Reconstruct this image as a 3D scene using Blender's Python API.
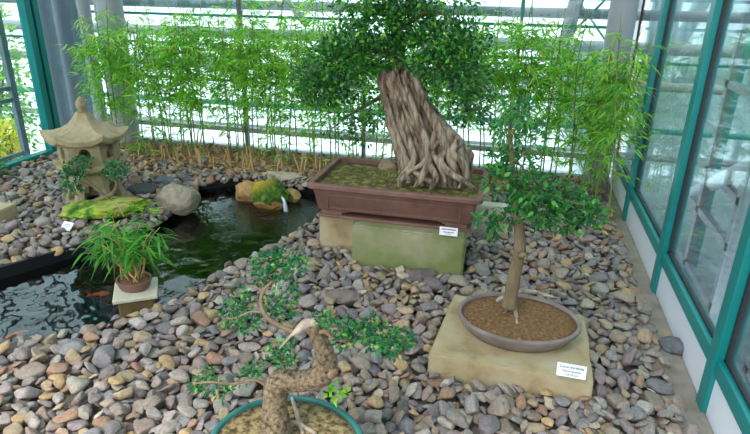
import bpy, bmesh, math, random
import numpy as np
from mathutils import Vector, Matrix
random.seed(7); RNG = np.random.default_rng(7)
for o in list(bpy.data.objects): bpy.data.objects.remove(o)
S = bpy.context.scene; COL = S.collection
# ------------------------------------------------------------------ camera
FPX, PITCH, YAW, ROLL, EYE = 580.0, math.radians(21.76), math.radians(13.5), math.radians(-1.0), 1.5
fw = Vector((-math.sin(YAW)*math.cos(PITCH), math.cos(YAW)*math.cos(PITCH), -math.sin(PITCH)))
r0 = Vector((math.cos(YAW), math.sin(YAW), 0)); u0 = r0.cross(fw)
rt = (r0*math.cos(ROLL) - u0*math.sin(ROLL)).normalized(); up = rt.cross(fw).normalized()
cd = bpy.data.cameras.new('camera'); cam = bpy.data.objects.new('camera', cd); COL.objects.link(cam)
M = Matrix((rt, up, -fw)).transposed().to_4x4(); M.translation = (0, 0, EYE); cam.matrix_world = M
cd.sensor_width = 36; cd.lens = 36*FPX/750; cd.clip_start = .05; cd.clip_end = 200
S.camera = cam
# ------------------------------------------------------------------ world, sun, exposure
S.view_settings.view_transform = 'Standard'; S.view_settings.look = 'None'
S.view_settings.gamma = 1; S.view_settings.use_curve_mapping = False
S.view_settings.exposure = 0.2
W = bpy.data.worlds.new('sky'); S.world = W; W.use_nodes = True
bg = W.node_tree.nodes['Background']; bg.inputs[0].default_value = (.93, .95, 1, 1); bg.inputs[1].default_value = 2.4
sd = bpy.data.lights.new('sun', 'SUN'); sd.energy = 3.7; sd.angle = math.radians(14); sd.color = (1, .96, .9)
sun = bpy.data.objects.new('sun', sd); COL.objects.link(sun)
sun.rotation_euler = (math.radians(32), math.radians(-18), 0)

# ------------------------------------------------------------------ pixel helpers (measure only)
def ray(px, py): return fw*FPX + rt*(px-375) - up*(py-217)
def atz(px, py, z=0.0):
    d = ray(px, py); t = (z-EYE)/d.z; return Vector((0, 0, EYE)) + d*t
def aty(px, py, y):
    d = ray(px, py); t = y/d.y; return Vector((0, 0, EYE)) + d*t
def atx(px, py, x):
    d = ray(px, py); t = x/d.x; return Vector((0, 0, EYE)) + d*t
def proj(p):
    d = Vector(p)-Vector((0, 0, EYE)); z = d.dot(fw)
    return (375+FPX*d.dot(rt)/z, 217-FPX*d.dot(up)/z, z)

# ------------------------------------------------------------------ materials
def new_mat(name):
    m = bpy.data.materials.new(name); m.use_nodes = True
    nt = m.node_tree; return m, nt, nt.nodes, nt.links, nt.nodes['Principled BSDF']
def noise_node(N, L, scale, detail=6, rough=.6, obj=True, stretch=None):
    tc = N.new('ShaderNodeTexCoord'); n = N.new('ShaderNodeTexNoise')
    n.inputs['Scale'].default_value = scale; n.inputs['Detail'].default_value = detail; n.inputs['Roughness'].default_value = rough
    if stretch:
        mp = N.new('ShaderNodeMapping'); mp.inputs['Scale'].default_value = stretch
        L.new(tc.outputs['Object'], mp.inputs[0]); L.new(mp.outputs[0], n.inputs['Vector'])
    else: L.new(tc.outputs['Object'], n.inputs['Vector'])
    return n
def ramp(N, L, src, stops):
    r = N.new('ShaderNodeValToRGB'); cr = r.color_ramp
    while len(cr.elements) < len(stops): cr.elements.new(.5)
    for e, (p, c) in zip(cr.elements, stops): e.position = p; e.color = (*c, 1)
    L.new(src, r.inputs[0]); return r
def mat(name, stops, scale=20, rough=.7, bump=.0, bscale=None, metal=0, stretch=None, detail=6, spec=.5):
    m, nt, N, L, P = new_mat(name)
    n = noise_node(N, L, scale, detail, stretch=stretch)
    if len(stops) == 1: c = stops[0]; stops = [(.3, tuple(v*.88 for v in c)), (.7, tuple(min(1, v*1.1) for v in c))]
    r = ramp(N, L, n.outputs[0], stops); L.new(r.outputs[0], P.inputs['Base Color'])
    P.inputs['Roughness'].default_value = rough; P.inputs['Metallic'].default_value = metal
    P.inputs['Specular IOR Level'].default_value = spec
    if bump:
        n2 = noise_node(N, L, bscale or scale*2, 8, .65, stretch=stretch)
        b = N.new('ShaderNodeBump'); b.inputs['Strength'].default_value = 1; b.inputs['Distance'].default_value = bump
        L.new(n2.outputs[0], b.inputs['Height']); L.new(b.outputs[0], P.inputs['Normal'])
    return m
def attr_mat(name, rough=.6, mottled=True, scale=55, bump=.0015):
    m, nt, N, L, P = new_mat(name)
    a = N.new('ShaderNodeAttribute'); a.attribute_name = 'col'
    n = noise_node(N, L, scale, 8, .7)
    r = ramp(N, L, n.outputs[0], [(.3, (.6, .6, .62)), (.5, (1, 1, 1)), (.7, (1.38, 1.32, 1.22))])
    mx = N.new('ShaderNodeMix'); mx.data_type = 'RGBA'; mx.blend_type = 'MULTIPLY'; mx.inputs[0].default_value = 1
    L.new(a.outputs['Color'], mx.inputs[6]); L.new(r.outputs[0], mx.inputs[7]); L.new(mx.outputs[2], P.inputs['Base Color'])
    P.inputs['Roughness'].default_value = rough
    b = N.new('ShaderNodeBump'); b.inputs['Strength'].default_value = 1; b.inputs['Distance'].default_value = bump
    L.new(n.outputs[0], b.inputs['Height']); L.new(b.outputs[0], P.inputs['Normal'])
    return m
def leaf_mat(name, rough=.4, trans=.35, gain=1.0):
    m, nt, N, L, P = new_mat(name)
    a = N.new('ShaderNodeAttribute'); a.attribute_name = 'col'
    L.new(a.outputs['Color'], P.inputs['Base Color']); P.inputs['Roughness'].default_value = rough
    t = N.new('ShaderNodeBsdfTranslucent'); mx = N.new('ShaderNodeMixShader'); mx.inputs[0].default_value = trans
    hs = N.new('ShaderNodeHueSaturation'); hs.inputs['Value'].default_value = 1.85; hs.inputs['Saturation'].default_value = 1.0
    L.new(a.outputs['Color'], hs.inputs['Color']); L.new(hs.outputs[0], t.inputs[0])
    L.new(P.outputs[0], mx.inputs[1]); L.new(t.outputs[0], mx.inputs[2])
    L.new(mx.outputs[0], N['Material Output'].inputs[0]); return m
def glass_mat(name, tint=(.9, .97, .97), ior=1.5, bump=0, bscale=6, rough=0.0, stretch=None, clear=1.0, haze=0):
    m, nt, N, L, P = new_mat(name); N.remove(P)
    t = N.new('ShaderNodeBsdfTransparent'); t.inputs[0].default_value = (*tint, 1)
    g = N.new('ShaderNodeBsdfGlossy'); g.inputs['Roughness'].default_value = rough
    f = N.new('ShaderNodeFresnel'); ge = N.new('ShaderNodeNewGeometry'); io = N.new('ShaderNodeMix'); io.data_type = 'FLOAT'
    io.inputs[2].default_value = ior; io.inputs[3].default_value = 1/ior; L.new(ge.outputs['Backfacing'], io.inputs[0]); L.new(io.outputs[0], f.inputs[0])
    mx = N.new('ShaderNodeMixShader'); L.new(f.outputs[0], mx.inputs[0])
    L.new(t.outputs[0], mx.inputs[1]); L.new(g.outputs[0], mx.inputs[2]); out = mx
    if haze:
        d = N.new('ShaderNodeBsdfDiffuse'); d.inputs[0].default_value = (.75, .82, .85, 1)
        m2 = N.new('ShaderNodeMixShader'); m2.inputs[0].default_value = haze
        L.new(mx.outputs[0], m2.inputs[1]); L.new(d.outputs[0], m2.inputs[2]); out = m2
    if bump:
        n = noise_node(N, L, bscale, 2, .45, stretch=stretch); b = N.new('ShaderNodeBump')
        b.inputs['Strength'].default_value = 1; b.inputs['Distance'].default_value = bump
        L.new(n.outputs[0], b.inputs['Height']); L.new(b.outputs[0], g.inputs['Normal']); L.new(b.outputs[0], f.inputs['Normal'])
    L.new(out.outputs[0], N['Material Output'].inputs[0]); return m

MT = {}
MT['teal'] = mat('teal_paint', [(.2, (.0, .19, .19)), (.8, (.005, .25, .24))], 3, .35)
MT['greypaint'] = mat('grey_paint', [(.2, (.32, .32, .36)), (.8, (.42, .42, .46))], 3, .45)
MT['greydark'] = mat('dark_grey_frame', [(.13, .14, .18)], 4, .5)
MT['greyviolet'] = mat('violet_grey_paint', [(.2, (.13, .135, .17)), (.8, (.19, .195, .24))], 3, .5)
MT['whitepipe'] = mat('white_pipe', [(.2, (.4, .41, .43)), (.8, (.5, .51, .52))], 2, .4)
MT['pipegrey'] = mat('outdoor_pipe', [(.2, (.2, .205, .215)), (.8, (.29, .295, .3))], 2, .5)
MT['panel'] = mat('pale_panel', [(.2, (.72, .75, .84)), (.8, (.82, .85, .92))], 2, .5)
MT['gasket'] = mat('black_gasket', [(.02, .025, .03)], 10, .6)
MT['outside'] = mat('pale_paving', [(.3, (.82, .83, .84)), (.7, (.92, .92, .93))], .8, .9)
MT['outroad'] = mat('pale_blue_paving', [(.3, (.08, .12, .13)), (.7, (.17, .22, .23))], 1.2, .8)
MT['gallery'] = mat('blue_grey_wall', [(.4, (.09, .15, .17)), (.6, (.26, .35, .38))], 1.1, .8)
MT['concrete'] = mat('ledge_concrete', [(.25, (.19, .165, .13)), (.5, (.29, .26, .21)), (.75, (.37, .34, .28))], 9, .85, .002, 60)
MT['soilbed'] = mat('bed_soil', [(.3, (.1, .085, .07)), (.7, (.2, .17, .14))], 20, .95, .004)
MT['liner'] = mat('black_liner', [(.008, .008, .01)], 10, .45)
MT['stone'] = attr_mat('river_stone', .8, scale=75, bump=.002)
MT['boulder'] = attr_mat('boulder_stone', .75, scale=22, bump=.006)
MT['sandstone'] = mat('sandstone', [(.25, (.27, .19, .09)), (.45, (.42, .33, .18)), (.6, (.46, .39, .25)), (.8, (.52, .46, .34))], 7, .85, .003, 60)
MT['greenblock'] = mat('algae_block', [(.25, (.13, .17, .05)), (.45, (.2, .235, .085)), (.6, (.28, .28, .15)), (.8, (.38, .35, .24))], 5, .85, .002, 70)
MT['lantern'] = mat('lantern_stone', [(.25, (.22, .165, .085)), (.5, (.38, .305, .175)), (.8, (.5, .42, .27))], 9, .9, .004, 90)
MT['potbrown'] = mat('brown_clay', [(.25, (.13, .062, .046)), (.55, (.2, .1, .078)), (.8, (.26, .15, .12))], 9, .6, .0006, 60)
MT['potgrey'] = mat('grey_brown_clay', [(.25, (.15, .115, .1)), (.55, (.225, .18, .165)), (.8, (.3, .25, .23))], 10, .5, .0005, 60)
MT['potgreen'] = mat('green_glaze', [(.25, (.015, .11, .1)), (.6, (.03, .18, .16)), (.85, (.09, .28, .25))], 10, .25)
MT['soilred'] = mat('reddish_soil', [(.3, (.09, .042, .016)), (.5, (.19, .095, .035)), (.66, (.27, .15, .06)), (.74, (.5, .38, .23))], 70, .95, .004, 120)
MT['soilmoss'] = mat('mossy_soil', [(.34, (.05, .035, .01)), (.46, (.12, .085, .02)), (.54, (.12, .14, .015)), (.62, (.3, .24, .07)), (.7, (.2, .26, .03))], 26, .95, .006, 90)
MT['soilgrit'] = mat('gritty_soil', [(.36, (.05, .035, .012)), (.48, (.19, .13, .05)), (.6, (.4, .3, .15)), (.68, (.12, .17, .03))], 45, .95, .006, 90)
MT['moss'] = mat('moss', [(.3, (.012, .04, .004)), (.5, (.05, .13, .008)), (.7, (.16, .26, .02))], 26, .95, .008, 120)
MT['slabmoss'] = mat('moss_on_rock', [(.36, (.04, .11, .008)), (.46, (.16, .32, .02)), (.53, (.4, .46, .05)), (.6, (.4, .3, .13))], 8, .95, .008, 60)
MT['driftwood'] = mat('weathered_wood', [(.34, (.06, .038, .024)), (.44, (.2, .14, .09)), (.54, (.36, .28, .2)), (.7, (.5, .42, .33))], 11, .85, .02, 13, stretch=(3.5, 3.5, .5))
MT['bark'] = mat('rough_bark', [(.36, (.05, .034, .018)), (.46, (.17, .12, .07)), (.64, (.3, .235, .15))], 85, .9, .006, 85)
MT['barksmooth'] = mat('smooth_bark', [(.3, (.12, .085, .045)), (.6, (.21, .155, .085)), (.8, (.3, .23, .15))], 25, .8, .002, 60, stretch=(1, 1, .4))
MT['deadwood'] = mat('bleached_wood', [(.35, (.22, .16, .11)), (.65, (.5, .42, .34))], 30, .8, .002, 60, stretch=(1, 1, .3))
MT['branch'] = mat('red_brown_branch', [(.3, (.15, .085, .045)), (.7, (.3, .2, .12))], 30, .7)
MT['culm'] = mat('green_culm', [(.25, (.08, .15, .02)), (.5, (.17, .24, .05)), (.75, (.36, .32, .12))], 4, .45, stretch=(1, 1, 3))
MT['straw'] = mat('dry_straw', [(.3, (.4, .22, .07)), (.7, (.62, .44, .2))], 12, .85)
MT['card'] = mat('white_card', [(.85, .86, .9)], 5, .4)
MT['ink'] = mat('dark_ink', [(.02, .02, .08)], 5, .5)
MT['platform'] = mat('cream_tile', [(.3, (.48, .45, .34)), (.7, (.64, .61, .5))], 12, .7)
MT['brick'] = mat('wet_brick', [(.3, (.1, .065, .02)), (.7, (.22, .15, .06))], 12, .6)
MT['koi'] = mat('koi_orange', [(.3, (.95, .1, .01)), (.68, (1, .2, .03)), (.74, (.9, .65, .5))], 9, .35)
MT['leaf'] = leaf_mat('leaf_glossy', .32, .25)
MT['leafsoft'] = leaf_mat('leaf_bamboo', .5, .55)
MT['dryleaf'] = leaf_mat('leaf_dry', .8, .2)
MT['glass'] = glass_mat('window_glass', (.78, .92, .93), 1.6, haze=.035)
MT['roofglass'] = glass_mat('roof_glass', (.5, .53, .55), 1.3, haze=.05)
MT['water'] = glass_mat('pond_water', (.45, .5, .45), 1.72, .016, 5, .0, stretch=(1, 1.0, 1))
nt = MT['water'].node_tree; N_ = nt.nodes; L__ = nt.links; bn = [n for n in N_ if n.type == 'BUMP'][0]; old = bn.inputs['Height'].links[0].from_socket
tc_ = N_.new('ShaderNodeTexCoord'); vd = N_.new('ShaderNodeVectorMath'); vd.operation = 'DISTANCE'; vd.inputs[1].default_value = (-1.62, 3.75, WZ_ := -.07)
L__.new(tc_.outputs['Object'], vd.inputs[0]); mk = N_.new('ShaderNodeMapRange'); mk.inputs[1].default_value = .05; mk.inputs[2].default_value = .55; mk.inputs[3].default_value = 1.1; mk.inputs[4].default_value = 0
L__.new(vd.outputs['Value'], mk.inputs[0]); n2_ = noise_node(N_, L__, 38, 2, .5); mm = N_.new('ShaderNodeMath'); mm.operation = 'MULTIPLY_ADD'
L__.new(n2_.outputs[0], mm.inputs[0]); L__.new(mk.outputs[0], mm.inputs[1]); L__.new(old, mm.inputs[2]); L__.new(mm.outputs[0], bn.inputs['Height'])
MT['foam'] = mat('falling_water', [(.6, .68, .8)], 60, .1)

# ------------------------------------------------------------------ object helpers
def tag(o, label=None, category=None, group=None, kind=None):
    for k, v in (('label', label), ('category', category), ('group', group), ('kind', kind)):
        if v: o[k] = v
    return o
def empty(name, loc=(0, 0, 0), rz=0, **k):
    o = bpy.data.objects.new(name, None); o.empty_display_size = .1; COL.objects.link(o)
    o.location = loc; o.rotation_euler = (0, 0, rz); return tag(o, **k)
def link(name, me, m, parent=None, loc=None, **k):
    o = bpy.data.objects.new(name, me); COL.objects.link(o)
    if m and not me.materials: me.materials.append(MT[m] if isinstance(m, str) else m)
    if parent: o.parent = parent
    if loc is not None: o.location = loc
    return tag(o, **k)
def mesh_np(name, V, F, smooth=True, col=None):
    """V (n,3); F list of arrays (m,k)."""
    me = bpy.data.meshes.new(name); V = np.asarray(V, np.float32)
    if not isinstance(F, list): F = [F]
    F = [np.asarray(f, np.int32) for f in F if len(f)]
    nl = sum(f.size for f in F); nf = sum(len(f) for f in F)
    me.vertices.add(len(V)); me.vertices.foreach_set('co', V.ravel())
    me.loops.add(nl); me.polygons.add(nf)
    me.loops.foreach_set('vertex_index', np.concatenate([f.ravel() for f in F]))
    st = []; c = 0
    for f in F: st.append(c+np.arange(len(f))*f.shape[1]); c += f.size
    me.polygons.foreach_set('loop_start', np.concatenate(st).astype(np.int32))
    me.update(calc_edges=True); me.validate()
    me.polygons.foreach_set('use_smooth', np.full(len(me.polygons), smooth, bool))
    if col is not None:
        a = me.attributes.new('col', 'FLOAT_COLOR', 'POINT')
        c4 = np.ones((len(V), 4), np.float32); c4[:, :3] = col; a.data.foreach_set('color', c4.ravel())
    return me
class MB:
    def __init__(s): s.V = []; s.F = []
    def add(s, V, F):
        b = len(s.V); s.V += [tuple(v) for v in V]; s.F += [tuple(b+i for i in f) for f in F]
    def box(s, a, b, M=None):
        x0, y0, z0 = a; x1, y1, z1 = b
        V = [(x, y, z) for z in (z0, z1) for x, y in ((x0, y0), (x1, y0), (x1, y1), (x0, y1))]
        if M: V = [M @ Vector(v) for v in V]
        s.add(V, [(3, 2, 1, 0), (4, 5, 6, 7), (0, 1, 5, 4), (1, 2, 6, 5), (2, 3, 7, 6), (3, 0, 4, 7)])
    def tube(s, pts, rad, seg=8, wob=0, seed=0):
        pts = [Vector(p) for p in pts]; n = len(pts)
        if not hasattr(rad, '__len__'): rad = [rad]*n
        rr = random.Random(seed); ref = None; rings = []
        for i, p in enumerate(pts):
            t = (pts[min(i+1, n-1)]-pts[max(i-1, 0)]).normalized()
            if ref is None: ref = t.orthogonal().normalized()
            ref = (ref-t*ref.dot(t)).normalized(); q = t.cross(ref)
            ring = []
            for k in range(seg):
                a = 2*math.pi*k/seg; rw = rad[i]*(1+(rr.random()-.5)*wob)
                ring.append(p+(ref*math.cos(a)+q*math.sin(a))*rw)
            rings.append(ring)
        V = [v for r in rings for v in r]
        F = [(i*seg+k, i*seg+(k+1) % seg, (i+1)*seg+(k+1) % seg, (i+1)*seg+k) for i in range(n-1) for k in range(seg)]
        F += [tuple(range(seg-1, -1, -1)), tuple((n-1)*seg+k for k in range(seg))]
        s.add(V, F)
    def build(s, name, m, parent=None, smooth=False, bevel=0, seg=2, auto=None, loc=None, **k):
        me = bpy.data.meshes.new(name); me.from_pydata(s.V, [], s.F); me.update()
        for p in me.polygons: p.use_smooth = smooth
        if auto: me.set_sharp_from_angle(angle=math.radians(auto))
        o = link(name, me, m, parent, loc, **k)
        if bevel:
            b = o.modifiers.new('bevel', 'BEVEL'); b.width = bevel; b.segments = seg; b.limit_method = 'ANGLE'
        return o
def smooth_path(P, n=8):
    P = [Vector(p) for p in P]; Q = [P[0]*2-P[1]]+P+[P[-1]*2-P[-2]]; out = []
    for i in range(1, len(Q)-2):
        for k in range(n):
            t = k/n; a, b, c, d = Q[i-1:i+3]
            out.append(.5*((2*b)+(c-a)*t+(2*a-5*b+4*c-d)*t*t+(3*b-a-3*c+d)*t**3))
    out.append(P[-1]); return out
def spath(P, R, n=8):
    pts = smooth_path(P, n); m = len(pts); rad = [float(np.interp(i/(m-1)*(len(R)-1), range(len(R)), R)) for i in range(m)]
    return pts, rad
def leaves(name, m, pos, dirs, L, Wd, cols, parent=None, droop=.0, nseg=2, fold=.25, up_bias=.8, **k):
    """pos, dirs (n,3); one folded blade each."""
    n = len(pos); pos = np.asarray(pos); d = np.asarray(dirs, float); d /= np.linalg.norm(d, axis=1)[:, None]+1e-9
    nr = RNG.normal(size=(n, 3)); nr[:, 2] += up_bias*2; s = np.cross(d, nr); s /= np.linalg.norm(s, axis=1)[:, None]+1e-9
    nn = np.cross(s, d); L = np.broadcast_to(L, n)[:, None]; Wd = np.broadcast_to(Wd, n)[:, None]
    dz = np.zeros((n, 3)); dz[:, 2] = -1
    def pt(t, w, h): return pos+d*L*t+s*Wd*w+nn*Wd*h+dz*L*droop*t*t
    if nseg == 1:
        Vs = [pt(0, 0, 0), pt(.45, -.5, fold*.5), pt(.45, .5, fold*.5), pt(1, 0, 0)]
        idx = [(0, 2, 3), (0, 3, 1)]
    else:
        Vs = [pt(0, 0, 0), pt(.25, -.45, fold*.4), pt(.3, 0, 0), pt(.25, .45, fold*.4), pt(.65, -.36, fold*.4), pt(.65, 0, 0), pt(.65, .36, fold*.4), pt(1, 0, 0)]
        idx = [(0, 2, 1), (0, 3, 2), (1, 2, 5), (1, 5, 4), (2, 3, 6), (2, 6, 5), (4, 5, 7), (5, 6, 7)]
    K = len(Vs); V = np.stack(Vs, 1).reshape(-1, 3)
    F = (np.arange(n)[:, None, None]*K+np.array(idx)[None]).reshape(-1, 3)
    me = mesh_np(name, V, F, True, np.repeat(cols, K, axis=0))
    return link(name, me, m, parent, **k)
def pal(n, cols, jit=.15, w=None):
    c = np.array(cols)[RNG.choice(len(cols), n, p=w)]
    return np.clip(c*(1+RNG.uniform(-jit, jit, (n, 1))), 0, 1)
def clump_pts(c, r, n, shell=.35):
    v = RNG.normal(size=(n, 3)); v /= np.linalg.norm(v, axis=1)[:, None]
    rad = (shell+(1-shell)*RNG.random(n))[:, None]**.6
    return np.array(c)+v*rad*np.array(r), v
def roundrect(x0, y0, x1, y1, r, z, n=5):
    out = []
    for cx, cy, a0 in ((x1-r, y1-r, 0), (x0+r, y1-r, 90), (x0+r, y0+r, 180), (x1-r, y0+r, 270)):
        for k in range(n+1):
            a = math.radians(a0+90*k/n); out.append((cx+r*math.cos(a), cy+r*math.sin(a), z))
    return out
def loft(mb, rings, cap0=True, cap1=True):
    n = len(rings[0]); V = [v for r in rings for v in r]
    F = [(i*n+k, i*n+(k+1) % n, (i+1)*n+(k+1) % n, (i+1)*n+k) for i in range(len(rings)-1) for k in range(n)]
    if cap0: F.append(tuple(range(n-1, -1, -1)))
    if cap1: F.append(tuple((len(rings)-1)*n+k for k in range(n)))
    mb.add(V, F)

# ================================================================== SETTING
XR, XL, YB = .83, -4.12, 5.02
POND = [(-3.55, .8), (-3.1, 1.62), (-2.721, 2.329), (-2.526, 2.688), (-2.3, 3.03), (-2.33, 3.34), (-2.42, 3.75), (-2.43, 4.02), (-2.2, 4.2), (-1.85, 4.22), (-1.5, 4.18),
        (-1.25, 3.95), (-1.2, 3.55), (-1.27, 3.22), (-1.44, 2.714), (-1.558, 2.224), (-1.613, 2.093), (-1.769, 1.933), (-1.888, 1.817), (-2.101, 1.704), (-2.35, 1.5), (-2.6, 1.2), (-2.8, .8)]
WZ = -.07
CELL = .01; GX0, GY0, GX1, GY1 = -4.12, .8, .84, 5.02
NX, NY = int((GX1-GX0)/CELL), int((GY1-GY0)/CELL)
gx = GX0+(np.arange(NX)+.5)*CELL; gy = GY0+(np.arange(NY)+.5)*CELL
XX, YY = np.meshgrid(gx, gy, indexing='ij')
def inpoly(poly):
    c = np.zeros(XX.shape, bool); n = len(poly)
    for i in range(n):
        x1, y1 = poly[i]; x2, y2 = poly[(i+1) % n]
        if y1 == y2: continue
        m = ((y1 > YY) != (y2 > YY)) & (XX < (x2-x1)*(YY-y1)/(y2-y1)+x1); c ^= m
    return c
INP = inpoly(POND)

# floor: bed of soil with the pond hole cut out of it (coarse grid)
def build_floor():
    st = 4; n, m = NX//st+1, NY//st+1
    ii, jj = np.meshgrid(np.arange(n), np.arange(m), indexing='ij')
    x = GX0+ii*CELL*st; y = GY0+jj*CELL*st
    x = np.where(ii == n-1, GX1, x); y = np.where(jj == m-1, GY1, y)
    ci = np.clip((ii*st), 0, NX-1); cj = np.clip(jj*st, 0, NY-1)
    z = np.where(INP[ci, cj], -.5, -.04)
    V = np.stack([x, y, z], -1).reshape(-1, 3)
    a = (ii*m+jj)[:-1, :-1]; F = np.stack([a, a+m, a+m+1, a+1], -1).reshape(-1, 4)
    tag(link('floor', mesh_np('floor', V, F, False), 'soilbed'), kind='structure')
build_floor()
fb = MB(); fb.box((-6, -3, -.2), (XR, .8, -.02)); fb.build('trim_1', 'concrete', kind='structure')
# pond liner (vertical black skirt) and water
mb = MB(); n = len(POND)
def inset(poly, d):
    out = []
    for i in range(len(poly)):
        a, b, c = Vector(poly[i-1]), Vector(poly[i]), Vector(poly[(i+1) % len(poly)])
        e1 = (b-a).normalized(); e2 = (c-b).normalized(); nn = Vector((e1.y+e2.y, -(e1.x+e2.x))).normalized()
        out.append(tuple(b+nn*d))
    return out
PIN, POUT = inset(POND, .012), inset(POND, -.05)
loft(mb, [[(x, y, -.035) for x, y in POUT], [(x, y, .004) for x, y in POND], [(x, y, 0) for x, y in PIN], [(x, y, -.48) for x, y in PIN]], False, True)
mb.build('pond_liner', 'liner', label='black rubber liner lining the dark pond, its rim showing along the left edge', category='pond liner')
mb = MB(); mb.add([(x, y, WZ) for x, y in PIN], [tuple(range(n))])
mb.build('pond_water', 'water', label='dark still water of the fish pond reflecting bamboo and sky', category='water', kind='stuff')

# right wall: concrete ledge, pale kick panel, teal framed windows
mb = MB(); mb.box((.66, .5, -.2), (XR, YB, -.005)); mb.build('trim_2', 'concrete', kind='structure', bevel=.01)
mb = MB(); mb.box((XR, -1, -.3), (XR+.03, YB+.03, .17)); mb.build('wall_right', 'panel', kind='structure')
posts = [5.0, 4.08, 3.02, 2.05, 1.05, .05]
wn = 1
for i, yp in enumerate(posts[:-1]):
    y1, y0 = yp, posts[i+1]
    root = empty(f'window_{wn}', (XR, y0, 0), kind='structure'); wn += 1
    b = MB(); b.box((-.02, 0, -.1), (.05, .075, 3.1)); b.build('post', 'teal', root, bevel=.004)
    b = MB(); b.box((-.012, .075, .17), (.05, y1-y0, .235)); b.build('sill_rail', 'teal', root, bevel=.004)
    b = MB(); b.box((.01, .07, .17), (.035, .092, 3.1)); b.box((.01, y1-y0-.015, .17), (.035, y1-y0, 3.1)); b.box((.01, .075, .235), (.035, y1-y0, .247)); b.build('gasket', 'gasket', root)
    b = MB(); b.box((.018, .09, .24), (.026, y1-y0-.01, 3.1)); b.build('pane', 'glass', root)
# left wall
mb = MB(); mb.box((XL-.06, .3, -.2), (XL, YB, -.02)); mb.build('wall_left', 'panel', kind='structure')
for y0, y1 in ((.9, 2.0), (2.0, 3.1), (3.1, 4.33)):
    root = empty(f'window_{wn}', (XL, y0, 0), kind='structure'); wn += 1
    b = MB(); b.box((-.06, 0, 0), (.02, .07, 3.1)); b.build('post', 'teal', root, bevel=.004)
    b = MB(); b.box((-.05, .07, -.03), (.03, y1-y0, .05)); b.build('sill_rail', 'teal', root, bevel=.004)
    b = MB(); b.box((-.03, .07, .05), (-.02, y1-y0, 3.1)); b.build('pane', 'glass', root)
root = empty(f'window_{wn}', (XL, 4.33, 0), kind='structure'); wn += 1
b = MB(); b.box((-.06, 0, 0), (.02, .065, 3.1)); b.box((-.06, .095, 0), (.02, .15, 3.1)); b.build('post', 'teal', root, bevel=.004)
b = MB(); b.box((-.05, .06, 0), (.0, .1, 3.1)); b.build('gasket', 'gasket', root)
b = MB(); b.box((-.05, .15, -.03), (.03, .69, .05)); b.build('sill_rail', 'teal', root, bevel=.004)
b = MB(); b.box((-.03, .15, .05), (-.02, .69, 3.1)); b.build('pane', 'glass', root)
# back wall: low kerb, teal transoms, grey mullions, glass
mb = MB(); mb.box((XL, YB, -.2), (XR, YB+.08, .03)); mb.build('wall_back', 'panel', kind='structure')
xs = [-4.1, -2.49, -1.33, -.03, .8]
for i in range(4):
    x0, x1 = xs[i], xs[i+1]
    root = empty(f'window_{wn}', (x0, YB, 0), kind='structure'); wn += 1
    b = MB()
    for z, h in ((1.42, .022), (1.215, .022), (.97, .012), (.64, .022)): b.box((.03, -.0, z), (x1-x0, .03, z+h))
    b.build('transom', 'teal', root)
    b = MB(); b.box((-.013, -.01, 0), (.015, .045, 3.1)); b.build('mullion', 'greydark' if i in (1, 2) else 'teal', root)
    b = MB(); b.box((0.03, -.01, .17), (x1-x0, .04, .215)); b.build('lower_rail', 'whitepipe', root)
    b = MB(); b.box((.02, .012, .03), (x1-x0, .018, 3.1)); b.build('pane', 'glass', root)
# ceiling: unseen roof, glass tinted to dim the interior; rafters and pipes for reflections
root = empty('ceiling', (0, 0, 3.1), kind='structure')
b = MB(); b.box((XL, -.5, 0), (XR+.05, YB+.05, .02)); b.build('pane', 'roofglass', root)
b = MB()
for k in range(6): b.box((XL+k*.99-.03, -.5, -.1), (XL+k*.99+.03, YB, 0))
for k in range(6): b.box((XL, k*.98, -.06), (XR, k*.98+.04, 0))
b.build('rafter', 'teal', root)
b = MB()
for y in (1.3, 3.0, 4.4): b.tube([(XL, y, -.2), (XR, y, -.2)], .05, 16)
b.build('truss_pipe', 'whitepipe', root, smooth=True)
# outside ground
mb = MB(); mb.box((-60, YB+.3, -3.2), (60, 90, -3)); mb.build('outside_paving', 'outside', kind='structure')
mb = MB(); mb.box((XR+.3, -20, -1.3), (40, 30, -1.2)); mb.build('outside_walkway', 'outroad', kind='structure')
mb = MB(); mb.box((4.2, -20, -1.2), (4.4, 30, 4)); mb.build('gallery_wall', 'gallery', label='pale blue-grey wall across the walkway outside the right glass', category='wall')
mb = MB(); mb.box((-40, -20, -.5), (XL-.1, YB+.29, -.4)); mb.build('outside_terrace', 'outroad', kind='structure')

def pipe(name, a, b, r, m, label, cat, seg=20, group=None):
    mb = MB(); mb.tube([a, b], r, seg); return mb.build(name, m, smooth=True, auto=40, label=label, category=cat, group=group)
def P(px, py, y): return aty(px, py, y)
def hpipe(py, y, r, m, label, x0=-7, x1=2.6):
    z = aty(365, py, y).z; return pipe('steel_pipe', (x0, y, z), (x1, y, z), r, m, label, 'pipe')
hpipe(8, 5.35, .042, 'pipegrey', 'thick pale steel pipe, topmost of the level pipes behind the bamboo')
hpipe(38, 6.5, .06, 'pipegrey', 'thick pale steel pipe second from the top behind the bamboo', -9, 3.5)
hpipe(51, 5.6, .013, 'teal', 'thin teal rod just under the second thick pipe behind the bamboo')
hpipe(72, 7.0, .05, 'pipegrey', 'grey steel pipe crossing at mid height behind the bamboo', -10, 3.5)
hpipe(112, 6.5, .03, 'teal', 'slim teal pipe low behind the bamboo', -9, 3.5)
hpipe(136, 6.8, .04, 'pipegrey', 'lowest pale pipe seen near the foot of the bamboo', -9, 3.5)
mb = MB(); mb.tube([aty(577, -2, 5.25), aty(563, 48, 5.9)], .06, 20); mb.build('diagonal_strut', 'pipegrey', smooth=True, auto=40, label='fat pale strut leaning down behind the bamboo at upper right', category='strut')
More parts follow.
